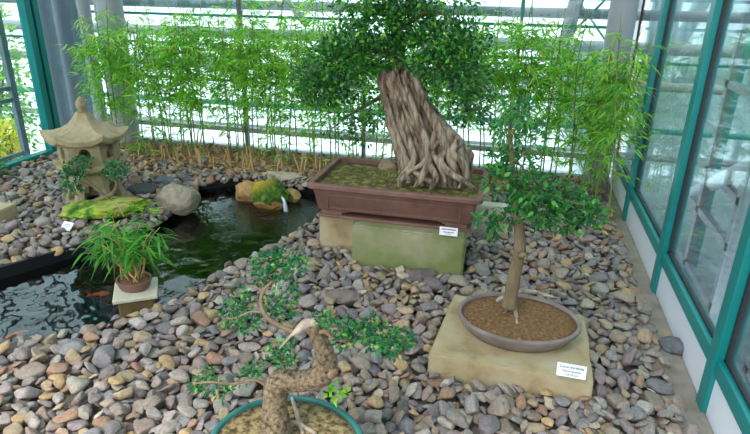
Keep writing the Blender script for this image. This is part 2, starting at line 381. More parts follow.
mb = MB(); mb.tube([aty(285, -2, 5.3), aty(306, 24, 5.7)], .035, 20); mb.build('diagonal_strut', 'greypaint', smooth=True, auto=40, label='slender grey strut slanting above the bamboo left of the big bonsai', category='strut')
mb = MB(); mb.tube([aty(582, 6, 5.8), aty(612, 50, 5.2)], .01, 8); mb.tube([aty(605, 0, 5.2), aty(575, 30, 5.6)], .01, 8)
mb.build('tension_rods', 'teal', label='pair of thin crossing teal rods beside the right corner column', category='rods')
pipe('steel_column', (.70, 4.9, -.05), (.70, 4.9, 3.05), .1, 'greypaint', 'grey round column in the far right corner behind bamboo', 'column', 32)
pipe('steel_column', (-3.72, 4.9, -.05), (-3.72, 4.9, 3.05), .125, 'greypaint', 'widest grey round column behind the bamboo at left', 'column', 32)
pipe('steel_column', (-4.02, 4.94, -.05), (-4.02, 4.94, 3.05), .06, 'greypaint', 'narrow grey column at the back left corner of the glasshouse', 'column', 24)
for y, r, l in ((4.98, .1, 'broad grey column outside the left glass next to the teal post'), (5.36, .17, 'second broad grey column outside the left glass, farther back')):
    pipe('steel_column', (XL-.42, y, -.5), (XL-.42, y, 3.2), r, 'greyviolet', l, 'column', 32)
# outside left: grey lattice frame
mb = MB()
for y in (2.4, 3.0, 3.6, 4.2): mb.box((-4.32, y, -.45), (-4.28, y+.055, 3))
for z in (.02, .5, .6, 1.19, 1.8): mb.box((-4.31, 1.6, z), (-4.29, 4.25, z+.035))
mb.build('lattice_frame', 'greydark', label='grey metal lattice frame standing outside the left glass wall', category='frame')
# outside right: walkway frames
for k, (x, y) in enumerate(((1.75, 5.6), (2.0, 4.4), (2.1, 3.35))):
    mb = MB(); mb.box((x, y, -1.2), (x+.09, y+.09, 3)); mb.build('walkway_post', 'teal', label=['farthest', 'middle', 'nearest'][k]+' teal post outside the right glass wall', category='post')
pipe('steel_pipe', atx(682, 198, 1.9), atx(765, 160, 1.45), .06, 'whitepipe', 'white pipe sloping outside the right glass wall', 'pipe')
pipe('steel_column', (1.45, 3.75, -1.2), (1.45, 3.75, 3), .07, 'greypaint', 'grey column outside the right glass wall', 'column')
mb = MB()
for y in (2.7, 3.5, 4.3, 5.1): mb.box((1.58, y, -1.2), (1.63, y+.07, 1.6))
for z in (-.75, -.25, .1, .8): mb.box((1.58, 2.4, z), (1.63, 5.4, z+.06))
mb.build('railing_frame', 'greydark', label='dark grey barred frame outside the right glass wall', category='railing')

# ================================================================== BIG HARD OBJECTS
KEEP = []   # footprints that stones must avoid: (x0,y0,x1,y1)
def slab_mesh(name, m, corners, z0, z1, parent=None, rough=.006, cuts=10, bevel=.008, seed=1, **k):
    """four sided stone block with slightly uneven faces, corners CCW"""
    bm = bmesh.new(); vs = [bm.verts.new((x, y, z0)) for x, y in corners]+[bm.verts.new((x, y, z1)) for x, y in corners]
    for f in ((3, 2, 1, 0), (4, 5, 6, 7), (0, 1, 5, 4), (1, 2, 6, 5), (2, 3, 7, 6), (3, 0, 4, 7)): bm.faces.new([vs[i] for i in f])
    bmesh.ops.bevel(bm, geom=bm.edges[:], offset=bevel, segments=2, affect='EDGES')
    bmesh.ops.subdivide_edges(bm, edges=[e for e in bm.edges if e.calc_length() > .05], cuts=cuts, use_grid_fill=True)
    from mathutils import noise
    for v in bm.verts:
        nz = noise.noise_vector(v.co*9+Vector((seed*7, 0, 0))); v.co += nz*rough*Vector((1, 1, .5)).length*.6
    me = bpy.data.meshes.new(name); bm.to_mesh(me); bm.free()
    for p in me.polygons: p.use_smooth = True
    me.set_sharp_from_angle(angle=math.radians(50))
    return link(name, me, m, parent, **k)
slab_mesh('stone_slab', 'sandstone', [(-.245, 2.0), (.4, 1.975), (.405, 2.5), (-.2, 2.53)], -.04, .1, label='tan sandstone slab carrying the oval grey pot', category='slab')
slab_mesh('stone_slab', 'sandstone', [(-.86, .98), (-.285, .98), (-.285, 1.4), (-.86, 1.4)], -.04, .085, seed=4, label='stone slab under the green glazed pot in the foreground', category='slab')
slab_mesh('stone_block', 'greenblock', [(-.83, 2.9), (-.195, 2.9), (-.2, 3.13), (-.83, 3.13)], -.04, .245, rough=.003, seed=2, label='green algae-stained block supporting the front of the big bonsai pot', category='block')
slab_mesh('stone_block', 'sandstone', [(-1.08, 3.06), (-.86, 3.08), (-.86, 3.45), (-1.08, 3.43)], -.04, .245, rough=.003, seed=3, label='tan block under the left end of the big rectangular pot', category='block')
slab_mesh('stone_block', 'platform', [(-.5, 3.56), (.035, 3.56), (.035, 3.66), (-.5, 3.66)], -.04, .195, rough=.002, seed=8, label='pale cream concrete block behind the right end of the big pot', category='block')
slab_mesh('stone_block', 'sandstone', [(-.84, 3.2), (-.25, 3.2), (-.25, 3.42), (-.84, 3.42)], -.04, .244, rough=.003, seed=9, label='tan block hidden in shade behind the green-stained block under the pot', category='block')
b0 = atz(2, 222, 0)
slab_mesh('stone_block', 'sandstone', [(b0.x-.12, b0.y-.12), (b0.x+.055, b0.y-.07), (b0.x+.05, b0.y+.1), (b0.x-.12, b0.y+.1)], -.03, .1, seed=5, label='small tan block cut by the left edge of the view', category='block')

# ---- big rectangular pot
def rim_pot(name, label, x0, y0, x1, y1, zb, zt, m):
    root = empty(name, ((x0+x1)/2, (y0+y1)/2, zb), label=label, category='plant pot')
    cx, cy = (x0+x1)/2, (y0+y1)/2
    def R(i, z, r=.03): return [(x-cx, y-cy, zz-zb) for x, y, zz in roundrect(x0+i, y0+i, x1-i, y1-i, max(r-i*.3, .008), z)]
    mb = MB(); h = zt-zb
    loft(mb, [R(.055, zb+.03), R(.052, zb+.034), R(.03, zt-.04), R(.026, zt-.034), R(.004, zt-.03), R(0, zt-.026), R(0, zt-.006), R(.005, zt),
              R(.032, zt), R(.036, zt-.004), R(.042, zt-.06), R(.05, zb+.05)], True, True)
    mb.build('body', m, root, smooth=True, auto=35)
    return root, cx, cy
PX0, PX1, PY0, PY1, PZ = -1.11, -.12, 2.925, 3.52, .458
bp, bcx, bcy = rim_pot('bonsai_pot', 'large rectangular brown clay pot with the thick driftwood bonsai', PX0, PY0, PX1, PY1, .262, PZ, 'potbrown')
mb = MB()
for sx in (-1, 1):
    for sy in (-1, 1):
        x, y = sx*.36, sy*.2
        mb = MB(); mb.box((x-.06, y-.03, 0), (x+.06, y+.03, .034))
        for q in range(3): mb.box((x-sx*(.06+q*.02), y-.028, .012+q*.007), (x-sx*(.06+q*.02+.02), y+.028, .034))
        mb.build('foot', 'potbrown', bp)
mb = MB()
yy = PY0-bcy+.036
for z0, z1, xa, xb in ((.045, .05, -.38, .38), (.125, .13, -.38, .38)): mb.box((xa, yy-.003+(.13-z1)*.2, z0), (xb, yy+.03, z1))
for x in (-.38, .375): mb.box((x, yy, .045), (x+.005, yy+.03, .13))
mb.build('panel_moulding', 'potbrown', bp)
mb = MB(); loft(mb, [roundrect(PX0+.044-bcx, PY0+.044-bcy, PX1-.044-bcx, PY1-.044-bcy, .02, .12), roundrect(PX0+.04-bcx, PY0+.04-bcy, PX1-.04-bcx, PY1-.04-bcy, .02, .168)])
mb.build('soil', 'soilmoss', bp)
mb = MB(); mb.box((PX0+.055, PY0+.05, .246), (PX1-.055, PY1-.05, .262))
mb.build('drip_tray', 'potbrown', bevel=.003, label='thin dark brown board under the feet of the big rectangular pot', category='tray')

# ---- elliptical pots
def oval_pot(name, label, c, a, b, zb, zt, m, soil, rim=.016, flare=.82, soil_drop=.012, N=64, rot=0):
    root = empty(name, (c[0], c[1], zb), rot, label=label, category='plant pot'); h = zt-zb
    def E(s, z, d=0): return [((a*s+d)*math.cos(2*math.pi*k/N), (b*s+d)*math.sin(2*math.pi*k/N), z) for k in range(N)]
    mb = MB()
    loft(mb, [E(flare*.9, 0), E(flare, .004), E(flare+.08, h*.35), E(.98, h*.75), E(1, h*.8, -.004), E(1, h*.84, .002), E(1, h*.96, .002), E(1, h, -.003),
              E(1, h, -rim+.003), E(1, h*.97, -rim), E(1, h-.035, -rim-.004)], True, False)
    mb.build('body', m, root, smooth=True, auto=50)
    mb = MB(); rings = [E(1, h-.035, -rim-.002), E(1, h-soil_drop, -rim-.001)]+[E(q, h-soil_drop+.012*(1-q), -rim*q) for q in (.8, .6, .4, .2, .02)]
    loft(mb, rings, True, True); s = mb.build('soil', soil, root, smooth=True)
    return root
oval_pot('bonsai_pot', 'low oval grey-brown pot of the slim citrus tree on the sandstone slab', (.103, 2.275), .262, .205, .1, .178, 'potgrey', 'soilred')
oval_pot('bonsai_pot', 'wide green glazed pot with the twisted tree in the foreground', (-.578, 1.295), .24, .215, .085, .2, 'potgreen', 'soilgrit')

# ---- signs
def sign(center, w, h, rx, rz, lines, label, ink='ink'):
    root = empty('name_card', center, rz, label=label, category='sign'); root.rotation_euler = (rx, 0, rz)
    mb = MB(); mb.box((-w/2, -h/2, -.0015), (w/2, h/2, 0)); mb.build('card', 'card', root)
    for txt, y, sz in lines:
        if isinstance(txt, tuple):      # print too small to read: a row of word-length ink strokes
            tot = sum(txt)+.25*(len(txt)-1); x = -tot*sz/2; mb = MB()
            for w_ in txt: mb.box((x, y-sz*.22, 0), (x+w_*sz, y+sz*.22, .0006)); x += (w_+.25)*sz
            mb.build('lettering', 'ink', root); continue
        c = bpy.data.curves.new('t', 'FONT'); c.body = txt; c.size = sz; c.align_x = 'CENTER'; c.align_y = 'CENTER'; c.offset = sz*.012
        t = bpy.data.objects.new('t', c); COL.objects.link(t); bpy.context.view_layer.update()
        me = bpy.data.meshes.new_from_object(t); bpy.data.objects.remove(t)
        link('lettering', me, 'ink', root, (0, y, .0006))
sc = tuple(aty(571.5, 371, 1.972))
sign(sc, .108, .052, math.radians(72), math.radians(-2), [('Citrus myrtifolia', .013, .0135), ('Citrus sinensis', -.003, .0115), ('+ de 35 ans', -.016, .0105)], 'white name card leaning on the front of the sandstone slab')
c2 = aty(448.5, 231.5, 2.885)
sign(tuple(c2), .098, .046, math.radians(82), 0, [((2.6, 4.4), .011, .0105), ((2.4, 1.8, 2.2), -.005, .0085), ((1.5, 2.8), -.014, .006)], 'small white name card on the green-stained block under the big pot')
c3 = atz(67, 226, .035)
sign(tuple(c3), .085, .06, math.radians(42), math.radians(-8), [((2.4, 2.6), .01, .008), ((1.8, 1.6), -.006, .007)], 'small grey-white tag on the stones beside the mossy rock')

# ---- lantern (six sided)
LX, LY = -2.93, 3.42
lr = math.radians(-30)
lt = empty('stone_lantern', (LX, LY, 0), lr, label='tan stone garden lantern with hexagonal roof on the stones at left', category='lantern')
lt.scale = (.77, .77, .9)
def hexring(r, z, up_=0, sag=0, n=8):
    out = []
    for k in range(6):
        a0, a1 = math.radians(60*k), math.radians(60*k+60)
        A = Vector((math.cos(a0), math.sin(a0), 0)); B = Vector((math.cos(a1), math.sin(a1), 0))
        for q in range(n):
            t = q/n; p = (A*(1-t)+B*t)*r; c = abs(2*t-1)**2.5
            p *= 1+.07*up_*0 - sag*(1-c)*.0
            out.append((p.x, p.y, z+up_*c))
    return out
mb = MB()
loft(mb, [hexring(.17, .51), hexring(.345, .497, .035), hexring(.372, .512, .04), hexring(.375, .545, .045), hexring(.36, .556, .04), hexring(.28, .572, .02), hexring(.2, .6, .008), hexring(.14, .635), hexring(.09, .68), hexring(.062, .72)])
mb.build('roof', 'lantern', lt, smooth=True, auto=32)
mb = MB(); N = 24
prof = [(.05, .715), (.058, .73), (.042, .742), (.055, .765), (.06, .79), (.05, .82), (.028, .845), (.012, .86), (.002, .866)]
prof = [(r*.82, .715+(z-.715)*.85) for r, z in prof]
loft(mb, [[(r*math.cos(2*math.pi*k/N), r*math.sin(2*math.pi*k/N), z) for k in range(N)] for r, z in prof]); mb.build('finial', 'lantern', lt, smooth=True)
def arch_panel(mb, w, z0, z1, R, th, hw, hz0, hz1, n=24):
    """one wall of the lamp house at inradius R with an arched opening, outward -y"""
    def outer(t):
        t *= 4; e = int(t) % 4; f = t-int(t)
        return [(-w+2*w*f, z0), (w, z0+(z1-z0)*f), (w-2*w*f, z1), (-w, z1-(z1-z0)*f)][e]
    def inner(t):
        t *= 4; e = int(t) % 4; f = t-int(t); zs = hz1-hw
        if e == 0: return (-hw+2*hw*f, hz0)
        if e == 1: return (hw, hz0+(zs-hz0)*f)
        if e == 2: a = math.pi*f; return (hw*math.cos(a), zs+hw*math.sin(a))
        return (-hw, zs-(zs-hz0)*f)
    O = [outer(k/n) for k in range(n)]; I = [inner(k/n) for k in range(n)]
    V = [(x, -R, z) for x, z in O]+[(x, -R, z) for x, z in I]+[(x*.9, -R+th, z) for x, z in I]+[(x*.85, -R+th, z) for x, z in O]
    F = []
    for k in range(n):
        j = (k+1) % n
        for a, b in ((0, 1), (1, 2), (2, 3)): F.append((a*n+k, a*n+j, b*n+j, b*n+k))
    return V, F
mb = MB(); Rh = .228
for k in range(6):
    V, F = arch_panel(mb, Rh*math.tan(math.pi/6), .33, .52, Rh, .05, .05, .375, .475)
    Rm = Matrix.Rotation(math.radians(60*k), 4, 'Z'); mb.add([Rm @ Vector(v) for v in V], F)
mb.build('lamp_house', 'lantern', lt, smooth=False)
mb = MB()
loft(mb, [hexring(.15, .235), hexring(.19, .25), hexring(.285, .275, .03), hexring(.32, .29, .04), hexring(.318, .315, .045), hexring(.25, .328, .02), hexring(.22, .335), hexring(.22, .345)])
mb.build('platform', 'lantern', lt, smooth=True, auto=32)
mb = MB()
for k in range(6):
    V, F = arch_panel(mb, .165*math.tan(math.pi/6), .0, .25, .165, .07, .05, .03, .17)
    Rm = Matrix.Rotation(math.radians(60*k), 4, 'Z')
    V = [Vector((v[0]*(1+.45*(1-v[2]/.25)), v[1]*(1+.45*(1-v[2]/.25)), v[2])) for v in V]
    mb.add([Rm @ v for v in V], F)
mb.build('base', 'lantern', lt, smooth=False)

# ---- pond pedestal with potted bamboo
ic = atz(135.5, 287, .05); ia = math.radians(33)
ped = empty('pond_pedestal', (ic.x, ic.y, -.48), ia, label='square cream tile on a wet brown block standing in the pond', category='pedestal')
mb = MB(); mb.box((-.085, -.085, 0), (.085, .085, .5)); mb.build('block', 'brick', ped, bevel=.008)
mb = MB(); mb.box((-.105, -.105, .5), (.105, .105, .522)); mb.build('tile', 'platform', ped, bevel=.005)
pc = (ic.x-.01, ic.y+.01)
oval_pot('bamboo_pot', 'small round brown pot holding bamboo on the pond pedestal', pc, .088, .08, .042, .095, 'potbrown', 'soilred', rim=.009)

# ---- boulders
def rock(name, c, dims, col, label, cat='rock', seed=0, rot=0, planes=14, lo=.6, hi=.93, sub=5, matn='boulder', rough=.06, cols=None, group=None):
    bm = bmesh.new(); bmesh.ops.create_icosphere(bm, subdivisions=sub, radius=1)
    V = np.array([v.co[:] for v in bm.verts]); F = np.array([[v.index for v in f.verts] for f in bm.faces]); bm.free()
    g = np.random.default_rng(seed)
    for _ in range(planes):
        nn = g.normal(size=3); nn /= np.linalg.norm(nn); d = g.uniform(lo, hi); s = V@nn; V = V-np.outer(np.maximum(s-d, 0)*.9, nn)
    from mathutils import noise
    for i in range(len(V)):
        nz = noise.noise(Vector(V[i])*2.2+Vector((seed, 0, 0)))+.5*noise.noise(Vector(V[i])*6+Vector((0, seed, 0))); V[i] *= 1+nz*rough
    V = V*np.array(dims); cs = np.tile(np.array(col), (len(V), 1))
    me = mesh_np(name, V, F, True, cs); o = link(name, me, matn, None, c, label=label, category=cat, group=group); o.rotation_euler = (0, 0, rot); return o
def blocker(c, r): KEEP.append((c[0], c[1], r))
def prock(px, py, dims, col, label, seed, rot=0, z=0, **k):
    p = atz(px, py, z); o = rock('boulder', (p.x, p.y, z+dims[2]*.35), dims, col, label, 'boulder', seed, rot, **k)
    blocker((p.x, p.y), max(.02, min(dims[0], dims[1])*.8)); return o
prock(178, 205, (.165, .14, .125), (.3, .26, .2), 'large rounded grey boulder at the pond edge right of the lantern', 11, .2, lo=.75)
prock(168, 184, (.11, .07, .05), (.13, .15, .17), 'flat blue-grey rock just behind the large grey boulder', 12)
prock(186, 181, (.06, .05, .05), (.13, .14, .15), 'dark grey rock behind the right end of the large boulder', 13)
prock(144, 192, (.13, .09, .05), (.06, .065, .07), 'wet black flat rock between the lantern and the large boulder', 14)
prock(136, 182, (.07, .05, .05), (.33, .2, .12), 'reddish tan rock beside the black flat rock', 15)
prock(250, 196, (.125, .1, .1), (.4, .24, .09), 'orange-tan rock left of the mossy rock in the pond', 16, .3, z=-.05, lo=.7)
prock(292, 199, (.09, .06, .06), (.4, .27, .1), 'tan rock right of the mossy rock by the water spout', 17, -.5, z=-.05)
prock(283, 178, (.19, .075, .04), (.4, .35, .25), 'long flat pale slab rock above the mossy rock', 18, .05)
prock(281, 165, (.1, .07, .07), (.36, .28, .2), 'squarish tan boulder behind the flat pale slab rock', 19)
prock(270, 157, (.07, .05, .06), (.1, .11, .14), 'dark blue-grey rock beside the squarish tan boulder', 20)
prock(258, 166, (.075, .06, .05), (.42, .33, .18), 'yellowish rock at the back bank of the pond', 21)
prock(203, 160, (.08, .06, .05), (.42, .3, .15), 'orange-yellow rock at the foot of the bamboo behind the boulder', 22)
prock(345, 300, (.105, .065, .045), (.17, .135, .12), 'large dark brown flat stone below the big pot', 23)
prock(421, 278, (.09, .06, .045), (.15, .125, .12), 'dark broken stone in front of the green-stained block', 24, .6)
prock(434, 287, (.07, .055, .04), (.16, .13, .125), 'dark angular stone next to the other dark one before the green-stained block', 25, -.6)
prock(675, 349, (.075, .05, .04), (.14, .15, .17), 'dark grey flat stone lying on the concrete ledge', 26, -.3)
prock(668, 342, (.04, .03, .03), (.42, .28, .13), 'tan stone touching the dark flat one on the concrete ledge', 27)
mr = atz(270, 203, -.05)
o = rock('mossy_rock', (mr.x, mr.y, .0), (.14, .12, .125), (.4, .24, .08), 'round rock capped with green and golden moss in the pond', 'rock', 31, lo=.8)
m = MT['moss'].copy(); m.name = 'golden_moss'; MT['goldmoss'] = m
o2 = rock('moss_cap', (0, 0, .02), (.145, .128, .122), (.1, .2, .02), 'x', 'x', 31, lo=.8, rough=.16, matn='goldmoss'); o2.parent = o
del o2['category']; o2['label'] = 'green moss turning golden on top'
nt = m.node_tree; r_ = [x for x in nt.nodes if x.type == 'VALTORGB'][0]; tc = nt.nodes.new('ShaderNodeTexCoord'); sp = nt.nodes.new('ShaderNodeSeparateXYZ')
nt.links.new(tc.outputs['Object'], sp.inputs[0]); mr2 = nt.nodes.new('ShaderNodeMapRange'); mr2.inputs[1].default_value = .05; mr2.inputs[2].default_value = .16
ad = nt.nodes.new('ShaderNodeMath'); ad.operation = 'SUBTRACT'; nt.links.new(sp.outputs[2], ad.inputs[0]); ml = nt.nodes.new('ShaderNodeMath'); ml.operation = 'MULTIPLY'; ml.inputs[1].default_value = .6
nt.links.new(sp.outputs[0], ml.inputs[0]); nt.links.new(ml.outputs[0], ad.inputs[1]); nt.links.new(ad.outputs[0], mr2.inputs[0])
mxx = nt.nodes.new('ShaderNodeMix'); mxx.data_type = 'RGBA'; nt.links.new(mr2.outputs[0], mxx.inputs[0]); nt.links.new(r_.outputs[0], mxx.inputs[6]); mxx.inputs[7].default_value = (.5, .36, .02, 1)
nt.links.new(mxx.outputs[2], nt.nodes['Principled BSDF'].inputs['Base Color'])
# spout and fish
sp0 = atz(281, 196, .03); sp1 = atz(286, 211, WZ)
mb = MB(); mb.tube(*spath([sp0, (sp0+sp1)/2+Vector((.02, -.03, .03)), sp1], [.008, .01, .02], 6), seg=10, wob=.3)
mb.build('water_spout', 'foam', smooth=True, label='thin stream of water falling off the mossy rock into the pond', category='water spout')
def koi(px, py, ang, s, label):
    p = atz(px, py, -.09); root = empty('koi', (p.x, p.y, -.083), ang, label=label, category='fish', group='orange koi in the pond')
    mb = MB(); X = np.linspace(-1, 1, 13); N = 12
    loft(mb, [[(x*.075*s, .02*s*math.sqrt(max(1-x*x, .004))*(1.1-.35*(1 if x < 0 else 0)*-x)*math.cos(2*math.pi*k/N), .018*s*math.sqrt(max(1-x*x, .004))*math.sin(2*math.pi*k/N)) for k in range(N)] for x in X])
    mb.build('body', 'koi', root, smooth=True)
    mb = MB(); mb.add([(-.068*s, 0, .004), (-.12*s, .03*s, .01), (-.1*s, 0, .004), (-.12*s, -.03*s, .0), (-.068*s, 0, -.004)], [(0, 1, 2), (0, 2, 3), (4, 2, 1), (4, 3, 2)]); mb.build('tail_fin', 'koi', root)
    mb = MB(); mb.add([(.03*s, .015*s, 0), (.0, .05*s, -.004), (-.005*s, .02*s, 0), (.03*s, -.015*s, 0), (.0, -.05*s, -.004), (-.005*s, -.02*s, 0)], [(0, 1, 2), (3, 5, 4)]); mb.build('side_fin', 'koi', root)
koi(101, 295, .5, .62, 'orange koi swimming left of the pond pedestal')
koi(160, 291, 1.2, .55, 'orange koi half hidden right of the pond pedestal')
koi(17, 336, 1.0, .75, 'red and white koi near the left end of the pond')

# ================================================================== RIVER STONES
OCC = INP.copy()
def occ_rect(x0, y0, x1, y1): OCC[(XX > x0) & (XX < x1) & (YY > y0) & (YY < y1)] = True
for r in ((-.235, 2.01, .39, 2.5), (-.85, .98, -.3, 1.39), (-.82, 2.91, -.2, 3.35), (-1.06, 3.07, -.87, 3.42), (-.5, 3.57, .02, 3.65), (-.82, 3.2, -.26, 3.4), (.76, .8, .84, 5.0)): occ_rect(*r)
for x, y, r in KEEP: OCC[(XX-x)**2+(YY-y)**2 < r*r] = True
OCC[(XX-LX)**2+(YY-LY)**2 < .17**2] = True
ml_c = atz(104, 213, .03)
OCC[((XX-ml_c.x)/.2)**2+((YY-ml_c.y)/.07)**2 < 1] = True
HM = np.full(XX.shape, -.04, np.float32); IDM = np.full(XX.shape, -1, np.int32)
HM[OCC & ~INP] = .06
NEARP = np.zeros_like(OCC)
PAL = [('slate grey', (.185, .185, .2), 13), ('brown-grey', (.27, .215, .17), 20), ('tan', (.36, .26, .155), 10), ('dark grey', (.115, .108, .115), 8), ('rust brown', (.3, .16, .09), 5),
       ('light grey', (.35, .32, .28), 14), ('mauve grey', (.25, .2, .195), 15), ('golden tan', (.44, .29, .12), 5), ('cream', (.48, .42, .31), 4), ('mid grey', (.255, .235, .225), 15)]
pw = np.array([p[2] for p in PAL], float); pw /= pw.sum()
pw_back = np.array([8, 18, 20, 7, 12, 7, 5, 14, 4, 5], float); pw_back /= pw_back.sum()
free = np.argwhere(~OCC); STN = []
er = INP.copy()
for _ in range(5): er[1:-1, 1:-1] = er[1:-1, 1:-1] & er[:-2, 1:-1] & er[2:, 1:-1] & er[1:-1, :-2] & er[1:-1, 2:]
rim = INP & ~er & ((XX > -2.15) | (YY > 3.1)); free = np.concatenate([free, np.argwhere(rim)]); OCC &= ~rim
dens = 880; NS = int(len(free)*CELL*CELL*dens)
def place(sid):
    a = float(np.clip(RNG.lognormal(math.log(.0285), .28), .016, .06)); b = a*RNG.uniform(.6, .92); c = a*RNG.uniform(.34, .62)
    if sid > NS*.72: a *= .92; b *= .92; c *= .92
    rz = RNG.uniform(0, math.pi); h = int(a/CELL)+1; best = None
    g = np.arange(-h, h+1); ox, oy = np.meshgrid(g, g, indexing='ij')
    u = (ox*math.cos(rz)+oy*math.sin(rz))*CELL; v = (-ox*math.sin(rz)+oy*math.cos(rz))*CELL
    e = 1-(u/a)**2-(v/b)**2; ok = e > 0; dx, dy = ox[ok], oy[ok]; ce = c*np.sqrt(e[ok]); wu = np.stack([dx*CELL, dy*CELL], 1)
    for ci, cj in free[RNG.integers(0, len(free), 7)]:
        ii, jj = ci+dx, cj+dy
        if ii.min() < 0 or jj.min() < 0 or ii.max() >= NX or jj.max() >= NY: continue
        hm = HM[ii, jj]
        if OCC[ii, jj].mean() > .3: continue
        A = wu-wu.mean(0); cov = A.T@A; sl = np.linalg.solve(cov+1e-7*np.eye(2), A.T@(hm-hm.mean())); sl = np.clip(sl*.75, -.55, .55)
        pl = wu@sl; z = float(np.percentile(hm-pl+ce, 93))-.12*c
        if best is None or z < best[0]: best = (z, ci, cj, ii, jj, pl, sl)
    if best is None: return
    z, ci, cj, ii, jj, pl, sl = best
    if z > .085: return
    top = z+pl+ce*.8; cur = HM[ii, jj]; up_ = top > cur
    HM[ii[up_], jj[up_]] = top[up_]; IDM[ii[up_], jj[up_]] = len(STN)
    y = gy[cj]; k = int(RNG.choice(len(PAL), p=pw_back if y > 4.0 or RNG.random() < .12 else pw))
    STN.append((gx[ci], y, z, a, b, c, rz, sl[0], sl[1], k))
for s_ in range(NS): place(s_)
def ico(sub):
    bm = bmesh.new(); bmesh.ops.create_icosphere(bm, subdivisions=sub, radius=1)
    V = np.array([v.co[:] for v in bm.verts]); F = np.array([[v.index for v in f.verts] for f in bm.faces]); bm.free(); return V, F
ICO = {2: ico(2), 3: ico(3), 4: ico(4)}
def stone_geo(s, sub, world=True):
    x, y, z, a, b, c, rz, sx, sy, k = s; V, F = ICO[sub]; V = V.copy()
    for _ in range(10):
        nn = RNG.normal(size=3); nn /= np.linalg.norm(nn); d = RNG.uniform(.42, .85); t = V@nn; V -= np.outer(np.maximum(t-d, 0)*.93, nn)
    V = V/np.abs(V).max(0)*np.array([a, b, c])*1.04
    cr, sr = math.cos(rz), math.sin(rz); X = V[:, 0]*cr-V[:, 1]*sr; Y = V[:, 0]*sr+V[:, 1]*cr; Z = V[:, 2]+sx*X+sy*Y
    V = np.stack([X, Y, Z], 1)
    if world: V += np.array([x, y, z])
    col = np.clip((np.array(PAL[k][1])*.72+np.array((.262, .228, .197))*.28)*RNG.uniform(.82, 1.2)*RNG.uniform(.96, 1.04, 3), 0, 1); return V, F, np.tile(col, (len(V), 1))
cnt = np.bincount(IDM[IDM >= 0], minlength=len(STN))
score = np.zeros(len(STN)); PP = [proj((s[0], s[1], s[2])) for s in STN]
for i, s in enumerate(STN):
    px, py, d = PP[i]
    if -5 < px < 755 and 0 < py < 440: score[i] = cnt[i]/d**3
order = np.argsort(-score)[:300]; chosen = set(int(i) for i in order)
# stuff: all the rest in one mesh
Vs, Fs, Cs = [], [], []; off = 0
for i, s in enumerate(STN):
    if i in chosen or cnt[i] < 2: continue
    V, F, c = stone_geo(s, 3 if PP[i][2] < 3.4 else 2); Vs.append(V); Fs.append(F+off); Cs.append(c); off += len(V)
link('river_stones', mesh_np('river_stones', np.concatenate(Vs), np.concatenate(Fs), True, np.concatenate(Cs)), 'stone', label='mixed grey, brown and tan river stones covering the whole garden bed', category='stones', kind='stuff')
LM = [('the sandstone slab', -.24, 2.0, .4, 2.5), ('the green glazed pot', -.8, 1.1, -.37, 1.5), ('the green-stained block', -.83, 2.9, -.2, 3.1), ('the concrete ledge', .68, .8, .83, 5), ('the pond', -2.1, 1.7, -1.4, 3.2)]
def landmark(x, y):
    best = None
    for n_, x0, y0, x1, y1 in LM:
        cx, cy = min(max(x, x0), x1), min(max(y, y0), y1); d = math.hypot(x-cx, y-cy)
        if best is None or d < best[0]:
            dx, dy = x-cx, y-cy; rel = ('right of' if dx > 0 else 'left of') if abs(dx) > abs(dy) else ('behind' if dy > 0 else 'in front of')
            best = (d, rel, n_)
    d, rel, n_ = best; return ('just ' if d < .12 else '' if d < .4 else 'well ')+rel+' '+n_
xy = np.array([(s[0], s[1]) for s in STN]); vis = cnt > 6
used = {}
for i in order:
    i = int(i); s = STN[i]; V, F, c = stone_geo(s, 3, False)
    o = link('river_stone', mesh_np('river_stone', V, F, True, c), 'stone', None, s[:3])
    size = 'big' if s[3] > .041 else 'small' if s[3] < .029 else 'mid-sized'; shp = 'long' if s[4]/s[3] < .7 else 'rounded'
    dx = xy[:, 0]-s[0]; dy = xy[:, 1]-s[1]; dd = np.hypot(dx, dy); dd[i] = 9
    L_ = np.where(vis & (dx < 0) & (abs(dy) < -dx), dd, 9).argmin(); R_ = np.where(vis & (dx > 0) & (abs(dy) < dx), dd, 9).argmin()
    o['label'] = f"{size} {shp} {PAL[s[9]][0]} stone between {PAL[STN[L_][9]][0]} and {PAL[STN[R_][9]][0]} ones {landmark(s[0], s[1])}"
    for w_ in ('mid-sized ', 'well ', 'just ', 'rounded ', 'the ', 'small ', ' ones', 'golden '):
        if len(o['label'].replace('-', ' ').split()) > 16: o['label'] = o['label'].replace(w_, '')
    o['category'] = 'stone'; o['group'] = 'river stones covering the bed'

def ground(x, y):
    i, j = int((x-GX0)/CELL), int((y-GY0)/CELL)
    return float(HM[min(max(i, 0), NX-1), min(max(j, 0), NY-1)])

